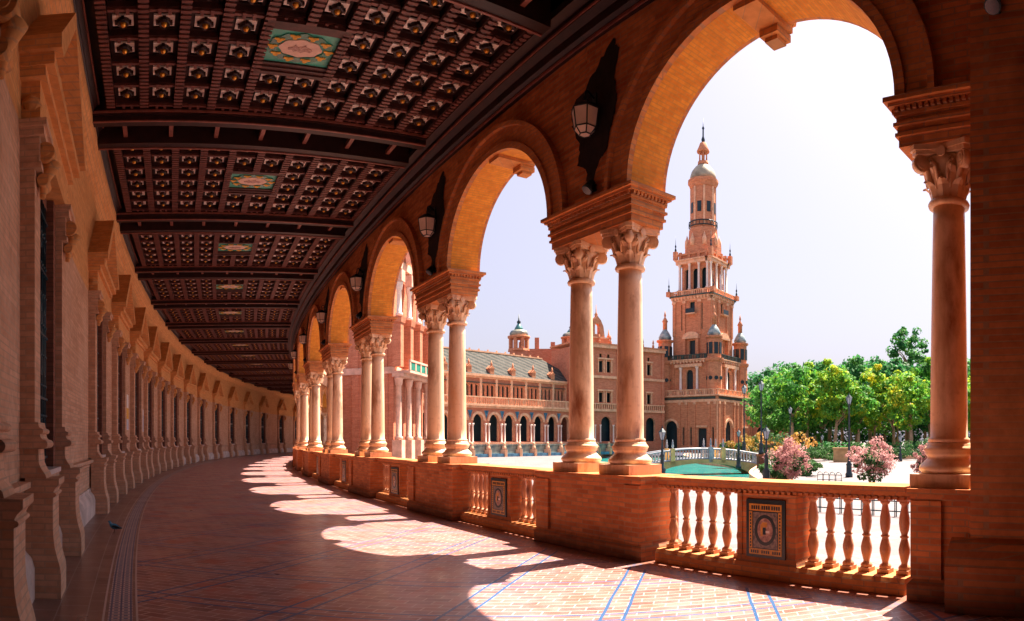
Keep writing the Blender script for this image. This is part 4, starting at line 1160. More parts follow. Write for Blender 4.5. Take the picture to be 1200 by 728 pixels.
# main shaft
z4 = H_(354); w3 = 4.75
def shaft():
    m = MB(); a, b = z2 + .55, z4
    holes_wall(-w3, w3 - .51, a, b - .01, -w3, -w3 + .5, [rect_hole(0, 1.5, a + 1.2, a + 4.2), rect_hole(0, 1.3, a + 10.2, a + 12.4), rect_hole(2.4, .35, a + 6.5, a + 12), rect_hole(-2.6, .35, a + 6.5, a + 12)], m)
    for x in (-w3 + .4, -1.9, 1.9, w3 - .45): m.box(x - .32, x + .32, -w3 - .22, -w3 - .001, a + 5.4, b - 1.0, 0); m.box(x - .42, x + .42, -w3 - .32, -w3 - .0015, b - .999, b - .5, 1)
    m.box(-1.9, 1.9, -w3 - .9, -w3 - .002, a + 4.5, a + 5.0, 1)
    ring = [(1.9 * cos(t), a + 5.0 + 1.0 * sin(t)) for t in [pi * i / 10 for i in range(11)]]; m.prism_xz(ring, -w3 - .7, -w3 - .003, 1)
    for x in (-1.6, 1.6): m.box(x - .3, x + .3, -w3 - .75, -w3 - .002, a, a + 4.499, 0)
    m.box(-1.1, 1.1, -w3 - .9, -w3 - .004, a + 9.7, a + 9.95, 1)
    m.box(-w3 + .6, w3 - .7, -w3 + .6, -w3 + .7, a, b - .1, 2)
    m.box(-w3 - .06, w3 + .05, -w3 - .06, -w3 + .3, b - .49, b - .011, 1)
    return m
side4(shaft, 'shaft_wall', TB, tower)
def balc():
    m = MB(); a = z2 + .55; m.box(-1.1, 1.1, -w3 - .92, -w3 - .88, a + 9.96, a + 10.9); return m
side4(balc, 'balcony_railing', M['iron'], tower)
gall(w3 + .35, z4, 'belfry_cornice', M['far_trim'], .7)
def fr2():
    m = MB(); m.box(-w3 - .5, w3 + .49, -w3 - .66, -w3 - .601, z4 + .36, z4 + .68); return m
side4(fr2, 'green_frieze', M['frieze_dark'], tower)
tbox(w3 + .5, z4 + .4, z4 + .695, 'belfry_floor', M['far_trim'])
par(w3 + .4, z4 + .71, .95, .5, 'belfry_railing', M['far_trim'])
z5 = H_(312); w4 = 3.35
def bel():
    m = MB(); a, b = z4 + .71, z5
    holes_wall(-w4, w4 - .41, a, b, -w4, -w4 + .4, [arch_hole(x, 1.25, a + .8, b - 1.2) for x in (-2.1, 0, 2.1)], m)
    m.box(-w4 + .5, w4 - .6, -w4 + .9, -w4 + 1.0, a, b - .1, 2)
    return m
side4(bel, 'belfry_wall', TB, tower)
colset(w4 + .55, (-3.6, -1.15, 1.15, 3.2), z4 + 2.0, z5 - .2, .26, 'belfry_column', M['white_stone'])
def belp():
    m = MB()
    m.box(-w4 - 1.0, w4 + .1, -w4 - 1.0, -w4 + .4, z5 - .199, z5 + .5); m.box(-w4 - 1.2, w4 + .3, -w4 - 1.2, -w4 + .4, z5 + .501, z5 + .8)
    return m
side4(belp, 'belfry_entablature', M['far_trim'], tower)
for x in (-3.6, -1.15, 1.15, 3.2):
    def bp_():
        m = MB(); m.box(x - .5, x + .5, -w4 - 1.0, -w4 - .1, z4 + .712, z4 + 1.999); return m
    side4(bp_, 'column_pedestal', M['tower_brick'], tower)
tbox(w4 + .35, z5 + .3, z5 + 1.9, 'attic', M['tower_brick'])
def att():
    m = MB(); z = z5 + .81
    for x in (-3.4, -1.2, 1.2, 3.0): m.box(x - .3, x + .3, -w4 - .75, -w4 - .36, z, z + 1.6)
    m.box(-w4 - .7, w4 + .0, -w4 - .7, -w4 - .36, z + .9, z + 1.3)
    return m
side4(att, 'attic_parapet', M['tower_brick'], tower)
def pinn(x, y, z, s=1.0, mt='iron'):
    m = MB(); m.lathe([(.22 * s, z), (.22 * s, z + .5 * s), (.08 * s, z + .8 * s), (.2 * s, z + 1.2 * s), (.05 * s, z + 1.6 * s), (.02 * s, z + 3.2 * s)], c=(x, y), seg=8)
    return m.build('pinnacle', M[mt], tower)
for a in (-1, 1):
    for b in (-1, 1):
        m = MB(); m.box(a * 4.35 - .42, a * 4.35 + .42, b * 4.35 - .42, b * 4.35 + .42, z5 + .81, z5 + 2.6); m.build('corner_block', M['tower_brick'], tower)
        pinn(a * 4.35, b * 4.35, z5 + 2.61); pinn(a * 5.4, b * 5.4, z4 + 1.7)
        m = MB(); m.box(a * 5.4 - .45, a * 5.4 + .45, b * 5.4 - .45, b * 5.4 + .45, z4 + .7, z4 + 1.69); m.build('corner_block', M['tower_brick'], tower)
# stepped octagonal stage, drum, dome, lantern, spire
z6 = H_(292)
m = MB()
m.lathe([(4.0, z5 + 1.91), (4.0, z6), (3.7, z6 + .1), (3.6, H_(283)), (3.2, H_(282)), (3.1, H_(270))], seg=8, a0=pi / 8, smooth=False)
m.lathe([(2.7, H_(270)), (2.65, H_(222)), (2.9, H_(221)), (3.0, H_(219)), (3.35, H_(216)), (3.35, H_(213)), (2.8, H_(212.5))], seg=16, smooth=False)
drum = m.build('octagonal_drum', M['tower_brick'], tower)
for k in range(8):
    m = MB(); a = k * pi / 4 + .2; u = Vector((cos(a), sin(a), 0))
    m.box(-.45, .45, -.06, .06, H_(252), H_(240), mat=Matrix.Translation(u * 2.66) @ Matrix.Rotation(a + pi / 2, 4, 'Z')); m.build('drum_window', M['far_dark'], drum)
for k in range(8):
    m = MB(); a = k * pi / 4 + .2 + pi / 8; u = Vector((cos(a), sin(a), 0))
    m.box(-.22, .22, -.12, .12, H_(268), H_(222), mat=Matrix.Translation(u * 2.72) @ Matrix.Rotation(a + pi / 2, 4, 'Z'))
    m.lathe([(.5, H_(292)), (.5, H_(284)), (.25, H_(281)), (.05, H_(277))], c=(3.5 * cos(a), 3.5 * sin(a)), seg=8)
    m.build('drum_pilaster', M['far_trim'], drum)
m = MB(); m.lathe([(3.0, H_(268)), (3.2, H_(267.5)), (3.2, H_(267)), (3.0, H_(266.8))], seg=16, cap=False)
for k in range(24): a = k * pi / 12; m.lathe([(.07, H_(267)), (.07, H_(263))], c=(3.1 * cos(a), 3.1 * sin(a)), seg=5)
m.lathe([(3.0, H_(263)), (3.2, H_(263)), (3.2, H_(262)), (3.0, H_(262))], seg=16, cap=False)
m.build('drum_railing', M['iron'], drum)
m = MB(); m.lathe([(2.9, H_(212)), (2.85, H_(208)), (2.5, H_(202)), (1.7, H_(196.5)), (1.1, H_(194))], seg=20); m.build('dome', M['grey_dome'], tower)
m = MB()
m.lathe([(1.25, H_(194)), (1.15, H_(192)), (1.15, H_(190)), (.6, H_(189))], seg=12)
for k in range(6): a = k * pi / 3; m.lathe([(.2, H_(190)), (.16, H_(180)), (.2, H_(179))], c=(.85 * cos(a), .85 * sin(a)), seg=6)
m.lathe([(.35, H_(190)), (.35, H_(179))], seg=8)
m.lathe([(1.35, H_(179)), (1.4, H_(177)), (.95, H_(172)), (.7, H_(168)), (.3, H_(167))], seg=12)
m.build('lantern', M['tower_brick'], tower)
m = MB(); m.lathe([(.3, H_(167)), (.42, H_(164)), (.18, H_(160)), (.16, H_(152)), (.3, H_(150.5)), (.08, H_(148)), (.03, H_(139))], seg=8); m.build('spire', M['iron'], tower)

# ---------------------------------------------------------------- far wing of the palace
fa, fb = PX(488, 104), PX(684, 131)
fdir = (fb - fa).normalized(); flen = (fb - fa).length; frot = atan2(fdir.y, fdir.x)
wing = empty('palace_wing', (fa.x, fa.y, GZ), frot)
tag(wing, 'long two storey brick palace wing with arcade and grey tiled roof', 'building')
FM = [M['far_brick'], M['far_trim'], M['far_dark']]
nb = 11; pw = flen / nb
m = MB()
hs = [arch_hole((i + .5) * pw, pw * .62, 2.35, 7.0, 12) for i in range(nb)]
holes_wall(0, flen, 2.0, 8.0, 0, .6, hs, m, 0, 1)
m.build('arcade_wall', FM, wing)
m = MB(); m.box(0, flen, -.3, .7, -.0, 1.99); m.box(0, flen, 3.4, 3.6, .1, 8); m.build('base_wall', FM, wing)
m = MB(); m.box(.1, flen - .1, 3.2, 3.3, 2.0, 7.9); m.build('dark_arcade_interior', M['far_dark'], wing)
m = MB(); m.box(0, flen, -.35, .6, 8.001, 8.35); m.box(0, flen, -.6, .6, 8.351, 8.7)
for i in range(int(flen / .42)): x = .2 + i * .42; ww = .16 if i % 9 == 0 else .07; m.box(x - ww, x + ww, -.5, -.34, 8.701, 9.75)
m.box(0, flen, -.58, -.28, 9.751, 9.95); m.build('terrace_balustrade', M['far_trim'], wing)
m = MB(); hs = []
for i in range(nb):
    for k in (-1, 0, 1): hs.append(arch_hole((i + .5) * pw + k * 1.05, .72, 9.95, 12.2, 6))
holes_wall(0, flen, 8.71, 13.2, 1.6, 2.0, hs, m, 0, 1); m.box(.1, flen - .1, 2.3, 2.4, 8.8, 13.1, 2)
m.box(0, flen, 1.3, 2.2, 13.201, 13.5, 1); m.box(0, flen, 1.0, 2.4, 13.501, 13.9, 1)
for i in range(nb + 1): x = min(max(i * pw, .3), flen - .3); m.box(x - .28, x + .28, 1.38, 1.599, 8.72, 13.2, 1)
m.build('upper_wall', FM, wing)
for i in range(nb): m = MB(); x = (i + .5) * pw; m.box(x - 1.6, x + 1.6, 1.36, 1.598, 12.4, 12.55); m.build('window_hood', M['frieze_dark'], wing)
for i in range(nb):
    m = MB(); x = (i + .5) * pw; r0 = pw * .31
    o = arc(r0 + .45, 0, pi, 12, x, 7.0 - r0); q = arc(r0 + .01, 0, pi, 12, x, 7.0 - r0); m.prism_xz(o + q[::-1], -.12, -.002); m.build('archivolt', M['far_trim'], wing)
def wcol(x):
    m = MB(); m.lathe([(.24, 2.1), (.24, 2.3), (.15, 2.4), (.13, 4.9), (.24, 5.2), (.26, 5.4)], c=(x, -.25), seg=8); m.build('column', M['white_stone'], wing)
for i in range(nb + 1):
    for q in (-.38, .38):
        if 0 < i * pw + q < flen: wcol(i * pw + q)
for i in range(1, nb): m = MB(); x = i * pw; m.prism_xz([(x - .5, 7.6), (x + .5, 7.6), (x, 6.2)], -.05, -.003); m.build('blue_spandrel_tile', M['tile_blue'], wing)
# lower balustrade with tile niches in front
m = MB(); m.box(0, flen, -1.0, -.301, 1.0, 1.2); m.box(0, flen, -1.1, -.9, 2.0, 2.2)
for i in range(int(flen / .5)): x = .2 + i * .5; m.box(x - .09, x + .09, -1.08, -.92, 1.201, 1.999)
m.build('arcade_balustrade', M['far_trim'], wing)
# roof
m = MB()
e0, e1, ry, rz = 1.0, 12.5, 6.7, 18.6
v = [m.V(p) for p in ((0, e0, 13.9), (flen + 1.0, e0, 13.9), (flen - 5.0, ry, rz), (0, ry, rz), (0, e1, 13.9), (flen + 1.0, e1, 13.9))]
m.face((v[0], v[1], v[2], v[3])); m.face((v[3], v[2], v[5], v[4])); m.face((v[1], v[5], v[2])); m.face((v[0], v[3], v[4])); m.face((v[0], v[4], v[5], v[1]))
roof = m.build('roof', M['roof'], wing)
m = MB(); m.box(-.5, flen - 5, ry - .25, ry + .25, rz - .05, rz + .22)
for i in range(16): x = 1 + i * (flen - 7) / 15; m.box(x - .12, x + .12, ry - .12, ry + .12, rz + .2, rz + .55)
m.build('ridge', M['far_trim'], roof)
for i in range(8):
    m = MB(); x = 1.5 + i * (flen - 4) / 7; z = 14.3; m.box(x - .45, x + .45, 1.15, 2.2, z - .4, z + .7); m.prism_xz([(x - .6, z + .7), (x + .6, z + .7), (x, z + 1.25)], 1.1, 2.2)
    m.lathe([(.14, z + 1.2), (.2, z + 1.5), (.02, z + 2.1)], c=(x, 1.4), seg=6); m.build('dormer', M['tower_brick'], roof)
m = MB(); m.box(6.2, 7.2, 6.0, 7.2, 18.4, 20.2); m.build('chimney', M['tower_brick'], roof)

# tiled benches along the foot of the wing
bn = 13; bdir = fdir; boff = Vector((fdir.y, -fdir.x, 0)) * 9.0
def bench():
    r = empty('tiled_bench')
    m = MB(); m.box(-1.5, 1.5, 0, .35, 0, 1.75); m.box(-1.62, 1.62, -.08, .43, 1.751, 1.95); m.build('back', M['tile_b'], r)
    for q in (-1, 1):
        m = MB(); m.box(q * 1.5, q * 1.85, -1.1, .40, 0, 1.1); m.lathe([(.18, 1.101), (.3, 1.3), (.22, 1.6), (.10, 1.8), (.2, 2.0), (.03, 2.3)], c=(q * 1.68, -.6), seg=8); m.build('side_pillar', M['far_trim'], r)
    m = MB(); m.box(-1.49, 1.49, -.9, -.001, 0, .5); m.build('seat', M['tile_blue'], r)
    return r
M['tile_b'] = plain('painted_tile_scene', (.05, .22, .34), .3, .7, .9, c2=(.45, .42, .30), spec=.5, bumps=0)
b0 = bench(); b0['category'] = 'bench'
for i in range(bn):
    t = (i + .5) / bn; p = fa.lerp(fb, t * 1.06) + boff
    b = b0 if i == 0 else copy_tree(b0); b.location = (p.x, p.y, GZ); b.rotation_euler.z = frot
    tag(b, 'blue tiled bench below the far palace arcade, %s counting from the left' % (ORD[i] if i else 'first'), 'bench', 'tiled benches along the palace wing')

# end pavilion of the wing, gable and roof turrets
ea = PX(672, 127); eb = PX(778, 139); edir = (eb - ea).normalized(); elen = (eb - ea).length; erot = atan2(edir.y, edir.x)
ep = empty('end_pavilion', (ea.x, ea.y, GZ), erot); tag(ep, 'tall orange brick end pavilion with rows of windows beside the grey roofed wing', 'building')
m = MB(); hs = [arch_hole(x, 2.3, 2.35, 7.2, 12) for x in (3.2, 7.4, 14.2, 18.2)] + [rect_hole(x, 1.1, z, z + zz) for z, zz in ((10.0, 1.9), (15.9, 2.2)) for x in (2.2, 6.2, 8.0, 12.6, 14.2, 17.8)] + [rect_hole(x, .7, 18.7, 19.5) for x in (2.2, 6.2, 8.0, 12.6, 14.2, 17.8)]
holes_wall(0, elen, 1.5, 20.6, 0, .5, hs, m)
m.box(0, elen, -.3, .5, 0, 1.499); m.box(.2, elen - .2, 1.2, 1.3, .1, 20.4, 2)
for z in (8.2, 14.7): m.box(0, elen, -.3, -.001, z, z + .5, 1)
m.box(0, elen, -.6, .6, 20.601, 21.2, 1)
for x in (.4, 4.3, 10.2, 16.0, elen - .4): m.box(x - .35, x + .35, -.25, -.002, 1.5, 20.6, 0)
m.box(0, .5, .51, 9, 0, 20.6, 0); m.box(elen - .5, elen, .51, 9, 0, 20.6)
m.build('wall', FM, ep)
m = MB()
for i in range(int(elen / .5)): x = .25 + i * .5; m.box(x - .08, x + .08, -.36, -.2, 8.701, 9.6)
m.box(0, elen, -.4, -.16, 9.601, 9.8); m.build('balcony_balustrade', M['far_trim'], ep)
m = MB(); m.box(-.3, elen + .3, -.7, 9.2, 21.201, 21.5)
for i in range(9): x = .4 + i * (elen - .8) / 8; m.lathe([(.25, 21.5), (.25, 22.0), (.1, 22.2), (.22, 22.5), (.03, 23.2)], c=(x, -.3), seg=6)
m.build('parapet', M['tower_brick'], ep)
for z, zz in ((10.0, 1.9), (15.9, 2.2)):
    for x in (2.2, 6.2, 8.0, 12.6, 14.2, 17.8):
        m = MB(); m.box(x - .75, x - .551, -.14, -.002, z - .1, z + zz + .3); m.box(x + .551, x + .75, -.14, -.002, z - .1, z + zz + .3); m.box(x - .9, x + .9, -.3, -.002, z + zz + .301, z + zz + .6); m.build('window_frame', M['far_trim'], ep)
for x in (1.9, 4.7, 5.9, 8.9, 12.9, 15.6):
    m = MB(); m.lathe([(.24, 2.1), (.24, 2.3), (.16, 2.4), (.14, 5.2), (.26, 5.6)], c=(x, -.3), seg=8); m.build('column', M['white_stone'], ep)
m = MB(); z = 21.5; m.prism_xz([(2.0, z), (9.0, z), (8.2, z + 1.0), (7.2, z + 1.3), (6.9, z + 3.4), (6.3, z + 4.6), (5.5, z + 5.4), (4.7, z + 4.6), (4.1, z + 3.4), (3.8, z + 1.3), (2.8, z + 1.0)], .2, 1.2, holes=[arch_hole(5.5, 1.1, z + 1.8, z + 3.9, 8)])
m.box(3.0, 8.0, .0, 1.3, z + 1.0, z + 1.25, 1); m.lathe([(.25, z + 5.3), (.35, z + 5.7), (.1, z + 6.1), (.04, z + 7.6)], c=(5.5, .7), seg=8)
for x in (2.6, 8.4): m.lathe([(.3, z + 1.0), (.35, z + 1.6), (.15, z + 2.0), (.03, z + 3.0)], c=(x, .7), seg=8)
m.build('bell_gable', [M['tower_brick'], M['far_trim']], ep)
def cupola(x, D, ybase, ytop, w_, label):
    p = PX(x, D); zb = ZY(ybase, D) - GZ; zt = ZY(ytop, D) - GZ; r = empty('roof_turret', (p.x, p.y, GZ)); tag(r, label, 'turret')
    h = zt - zb
    m = MB(); m.box(-w_ * .9, w_ * .9, -w_ * .9, w_ * .9, 0, zb - .01); m.build('stem', M['far_brick'], r)
    m = MB(); m.lathe([(w_ * 1.15, zb), (w_ * 1.1, zb + h * .06), (w_ * .55, zb + h * .07)], seg=8, a0=pi / 8, smooth=False)
    for k in range(8):
        a = k * pi / 4 + pi / 8; m.box(-w_ * .16, w_ * .16, -w_ * .16, w_ * .16, zb + h * .05, zb + h * .36, mat=Matrix.Translation((w_ * .85 * cos(a), w_ * .85 * sin(a), 0)) @ Matrix.Rotation(a, 4, 'Z'))
    m.lathe([(w_ * .8, zb + h * .33), (w_ * 1.1, zb + h * .35), (w_ * 1.12, zb + h * .40), (w_ * .9, zb + h * .41)], seg=16)
    m.build('open_lantern', M['tower_brick'], r)
    m = MB(); m.lathe([(w_ * .9, zb + h * .411), (w_ * .92, zb + h * .48), (w_ * .8, zb + h * .54), (w_ * .35, zb + h * .58)], seg=16); m.build('tiled_drum', M['tile_b'], r)
    m = MB(); m.lathe([(w_ * .45, zb + h * .581), (w_ * .4, zb + h * .62), (w_ * .18, zb + h * .72), (w_ * .12, zb + h * .74)], seg=12); m.build('green_cap', M['green_dome'], r)
    m = MB(); m.lathe([(w_ * .16, zb + h * .741), (w_ * .2, zb + h * .79), (w_ * .08, zb + h * .83), (w_ * .02, zt)], seg=8); m.build('spire', M['iron'], r)
cupola(608, 138, 412, 368, 2.1, 'small domed turret rising behind the middle of the grey roof')
cupola(669, 145, 408, 377, 2.0, 'small green capped turret just left of the front column, behind the roof')
# building mass behind, carrying the turrets
p0 = PX(600, 150); p1 = PX(690, 150); dv = (p1 - p0); rt = atan2(dv.y, dv.x)
m = MB(); m.box(0, dv.length, 0, 10, 0, ZY(409, 150) - GZ)
for i in range(5): x = 2 + i * 3.6; m.box(x - .5, x + .5, .5, 1.5, ZY(409, 150) - GZ + .01, ZY(409, 150) - GZ + 1.6 + (i % 2))
o = m.build('roof_block', M['far_brick'], loc=(p0.x, p0.y, GZ), rotz=rt); tag(o, 'plain brick block with chimneys rising behind the grey roof', 'building')
# low wall by the tower
p0 = PX(742, 150); p1 = PX(935, 150); dv = p1 - p0; rt = atan2(dv.y, dv.x)
lw = empty('side_building', (p0.x, p0.y, GZ), rt); tag(lw, 'low brown building with arches behind the base of the tower', 'building')
m = MB(); L = dv.length; holes_wall(0, L, 0.01, 10.2, 0, .5, [arch_hole(x, 2.4, .05, 5.6) for x in [3 + i * 5.2 for i in range(int((L - 4) / 5.2))]], m); m.box(.2, L - .2, 1.5, 1.6, 0, 10, 2); m.box(-.2, L + .2, -.4, 1.8, 10.201, 10.7, 1); m.build('wall', FM, lw)

# ---------------------------------------------------------------- central pavilion beside the gallery
pf = Vector((-12.4, 68.9, 0)); ps = s_of(pf); pd = hypot(pf.x - CX, pf.y - CY) - R
pv = empty('central_pavilion', (pf.x, pf.y, GZ), atan2(7.3, 1.6)); tag(pv, 'ornate stone and brick pavilion with tall columns and green balcony, beyond the arcade', 'building')
# local x runs along the facade away from the camera, y into the building (left)
PLN = 9.0; PDP = 6.4
def Hp(y, D): return ZY(y, D) - GZ
PM = [M['pav_stone'] if 'pav_stone' in M else plain('pinkish_carved_stone', (.66, .40, .30), .8, .3, 1.2), M['far_brick'], M['far_dark']]
M['pav_stone'] = PM[0]
m = MB(); m.box(0, PLN, 0, PDP, 0, 21.0, 1); m.box(-.3, PLN + .3, -.3, PDP, 21.001, 21.8, 0); m.box(-.2, PLN + .2, -.2, PDP, 9.6, 10.3, 0)
for y in (1.0, 4.4): m.box(-.15, -.001, y - .4, y + .4, 0, 9.59, 1); m.box(-.15, -.001, y - .35, y + .35, 10.31, 20.99, 1)
m.build('wall', PM, pv)
for i in range(3):
    x = 1.5 + i * 2.9
    m = MB(); m.prism_xz(arch_hole(x, 1.5, .2, 7.8, 10), -.05, -.002, 0); m.build('window', M['far_dark'], pv)
    m = MB(); m.prism_xz(arch_hole(x, 1.3, 11.2, 15.2, 10), -.05, -.002, 0); m.build('window', M['far_dark'], pv)
for za, zb in ((2.2, 6.8), (12.2, 16.8)): m = MB(); m.box(-.06, -.002, 2.1, 3.5, za, zb); m.build('window', M['far_dark'], pv)
def pcol(x, za, zb, r_, mt, y=-.55):
    m = MB(); m.lathe([(r_ * 1.45, za), (r_ * 1.45, za + .3), (r_, za + .4), (r_ * .88, zb - .9), (r_ * 1.2, zb - .8), (r_ * 1.5, zb - .15), (r_ * 1.6, zb)], c=(x, y), seg=12); return m.build('column', mt, pv)
for i in range(4):
    x = .1 + i * 2.9
    m = MB(); m.box(x - .5, x + .5, -1.1, -.001, 0, 2.6); m.build('pedestal', PM[0], pv)
    pcol(x, 2.61, 9.2, .32, M['pav_stone']); 
    m = MB(); m.box(x - .42, x + .42, -.95, -.001, 10.31, 14.9); m.frustum(x - .55, x + .55, -1.05, -.001, 14.901, 15.5, -.1, -.1); m.build('pilaster', M['far_brick'], pv)
    pcol(x, 15.6, 19.2, .27, M['white_stone'], -.6)
    m = MB(); m.box(x - .5, x + .5, -1.1, -.3, 19.21, 20.4); m.build('entablature_block', PM[0], pv); m = MB(); m.box(x - .4, x + .4, -1.0, -.35, 21.801, 23.0); m.lathe([(.3, 23.0), (.42, 23.5), (.2, 24.0), (.3, 24.4), (.05, 26.0)], c=(x, -.7), seg=8); m.build('finial', PM[0], pv)
m = MB(); m.prism_xz([(.4, 21.81), (PLN - .4, 21.81), (PLN - 1.6, 23.4), (PLN - 2.6, 23.6), (PLN - 3.2, 25.6), (PLN / 2, 26.6), (3.2, 25.6), (2.6, 23.6), (1.6, 23.4)], -.2, .8); m.build('gable', M['far_brick'], pv)
m = MB(); m.box(-.4, PLN + .4, -1.3, -.001, 9.21, 9.58); m.build('entablature', PM[0], pv)
m = MB(); m.box(-.3, PLN + .3, -2.0, -.21, 9.6, 9.85); m.box(-.3, PLN + .3, -2.05, -1.85, 10.75, 10.95)
for i in range(7): x = -.2 + i * (PLN + .4) / 6; m.box(x - .14, x + .14, -2.02, -1.86, 9.851, 10.749)
m.build('balcony', PM[0], pv)
for i in range(6): m = MB(); a = -.2 + i * (PLN + .4) / 6; m.box(a + .15, a + (PLN + .4) / 6 - .15, -1.98, -1.90, 9.9, 10.7); m.build('green_balcony_tile', M['tile_green'], pv)
# ---------------------------------------------------------------- bridge
bdirn = Vector((CX - BR_P.x, CY - BR_P.y, 0)).normalized(); brot = atan2(bdirn.y, bdirn.x) - .22
bc = BR_P + bdirn * 0.0
br = empty('bridge', (bc.x, bc.y, GZ), brot); tag(br, 'arched canal footbridge with blue and white ceramic balustrade', 'bridge')
BL = 6.4; BW = 1.15
def deck(x): return .05 + .72 * (1 - (abs(x) / BL) ** 2) if abs(x) < BL else .05
XS = [-BL + 2 * BL * i / 28 for i in range(29)]
for q, nm in ((-1, 'spandrel'), (1, 'spandrel')):
    m = MB(); top = [(x, deck(x) - .02) for x in XS]
    half = 5.3; bot = [(half * cos(t), -1.5 + 1.88 * sin(t)) for t in [pi * i / 20 for i in range(21)]]
    poly = [(BL, -1.5)] + top[::-1] + [(-BL, -1.5)] + bot[::-1]
    m.prism_xz(poly, q * BW - .2, q * BW + .2); m.build(nm, M['bridge_stone'], br)
m = MB()
rows = [(m.V((x, -BW + .19, deck(x) - .03)), m.V((x, BW - .19, deck(x) - .03))) for x in XS]
for a, b in zip(rows, rows[1:]): m.face((a[0], b[0], b[1], a[1]))
rows = [(m.V((5.3 * cos(t), -BW + .19, -1.5 + 1.88 * sin(t))), m.V((5.3 * cos(t), BW - .19, -1.5 + 1.88 * sin(t)))) for t in [pi * i / 20 for i in range(21)]]
for a, b in zip(rows, rows[1:]): m.face((a[0], b[0], b[1], a[1]))
m.build('deck', M['bridge_stone'], br)
for q in (-1, 1):
    y = q * BW
    m = MB(); m.tube([(x, y, deck(x) + .98) for x in XS], .09, 6); m.tube([(x, y, deck(x) + .06) for x in XS], .10, 6); m.build('handrail', M['ceramic_blue'], br)
    for i in range(42):
        x = -BL + .15 + (2 * BL - .3) * i / 41
        m = MB(); z = deck(x); m.lathe([(.045, z + .14), (.07, z + .3), (.035, z + .5), (.06, z + .72), (.045, z + .92)], c=(x, y), seg=6); m.build('baluster', M['ceramic_blue'], br)
    for i, x in enumerate((-BL + .1, -3.0, .75, 2.0, BL - .1)):
        m = MB(); z = deck(x); m.box(x - .2, x + .2, y - .2, y + .2, z - .3, z + 1.15)
        post = m.build('post', M['ceramic_yellow'] if i in (1, 3) else M['ceramic_blue'], br)
        if i < 4:
            f = MB(); f.lathe([(.14, z + 1.151), (.08, z + 1.25), (.13, z + 1.4), (.07, z + 1.6), (.09, z + 1.7), (.04, z + 1.85), (.02, z + 2.0)], c=(x, y), seg=8); f.build('finial', M['ceramic_blue'], post)
for x, D, lab in ((892, 61.5, 'square brown brick pedestal under the tallest lamp, at the right end of the bridge'), (872, 70, 'brown brick pedestal under the slim lamp on the far side of the bridge')):
    m = MB(); m.box(-.32, .32, -.32, .32, 0, 1.12); m.box(-.38, .38, -.38, .38, 1.121, 1.26)
    o = m.build('brick_pedestal', M['brick'], loc=(*PX(x, D).xy, GZ), rotz=brot); tag(o, lab, 'pedestal')

# ---------------------------------------------------------------- street lamps
def lamp_tree(h, heads=1, hs_=1.0):
    r = empty('street_lamp')
    m = MB(); m.lathe([(.26, 0), (.26, .25), (.20, .32), (.19, .8), (.22, .9), (.11, 1.05), (.10, 1.6), (.14, 1.68), (.075, 1.8), (.055, h - .9 * hs_), (.10, h - .85 * hs_)], seg=10); m.build('pole', M['iron'], r)
    offs = [(0, 0)] if heads == 1 else [(-.42, 0), (.42, 0)]
    if heads > 1: a = MB(); a.tube([(-.42, 0, h - .95), (-.2, 0, h - 1.15), (.2, 0, h - 1.15), (.42, 0, h - .95)], .03, 6); a.build('arm', M['iron'], r)
    for (x, y) in offs:
        b = h - .84 * hs_
        g = MB(); g.lathe([(.12 * hs_, b), (.24 * hs_, b + .48 * hs_)], c=(x, y), seg=6, smooth=False); g.build('glass', M['street_glass'], r)
        t = MB(); t.lathe([(.28 * hs_, b + .481 * hs_), (.12 * hs_, b + .66 * hs_), (.06 * hs_, b + .72 * hs_), (.02 * hs_, b + .9 * hs_)], c=(x, y), seg=6, smooth=False); t.lathe([(.05, b - .06), (.14 * hs_, b - .001)], c=(x, y), seg=6)
        for k in range(6): a_ = k * pi / 3; t.cyl((x + .12 * hs_ * cos(a_), y + .12 * hs_ * sin(a_), b), (x + .245 * hs_ * cos(a_), y + .245 * hs_ * sin(a_), b + .48 * hs_), .016, 5)
        t.build('cap', M['iron'], r)
    return r
def lamp(x, D, ytop, label, heads=1, hs_=1.0, zb=GZ):
    p = PX(x, D); r = lamp_tree(ZY(ytop, D) - zb, heads, hs_); r.location = (p.x, p.y, zb); r.rotation_euler.z = .3
    tag(r, label, 'street lamp', 'iron street lamps in the plaza')
lamp(872, 70, 450, 'slimmer dark iron lamp beside the tower, left of the taller lamp', 1, 1.2, GZ + 1.261)
lamp(892, 61.5, 445, 'tallest dark iron street lamp, standing on the brown pedestal by the bridge', 1, 1.2, GZ + 1.261)
lamp(728, 50, 454, 'dark iron street lamp between the front columns, left one of the two')
lamp(735.5, 46, 448, 'dark iron street lamp between the front columns, right and taller one')
lamp(776, 38, 500, 'short lamp just right of the front column, before the bridge', 1, .9)
lamp(898, 36, 499, 'short lamp with brown post in front of the pedestal, left of the pink shrub', 1, .85)
lamp(926, 74, 476, 'thin distant street lamp standing behind the left pink shrub')
lamp(995, 46, 461, 'black street lamp standing between the two pink shrubs', 1, .9)
lamp(963.5, 95, 509, 'small distant lamp under the trees above the stone block')
lamp(1055, 80, 509, 'short lamp post under the trees, right of the right pink shrub')
lamp(865.5, 60, 503, 'small lamp near the foot of the slim lamp by the bridge', 1, .8)

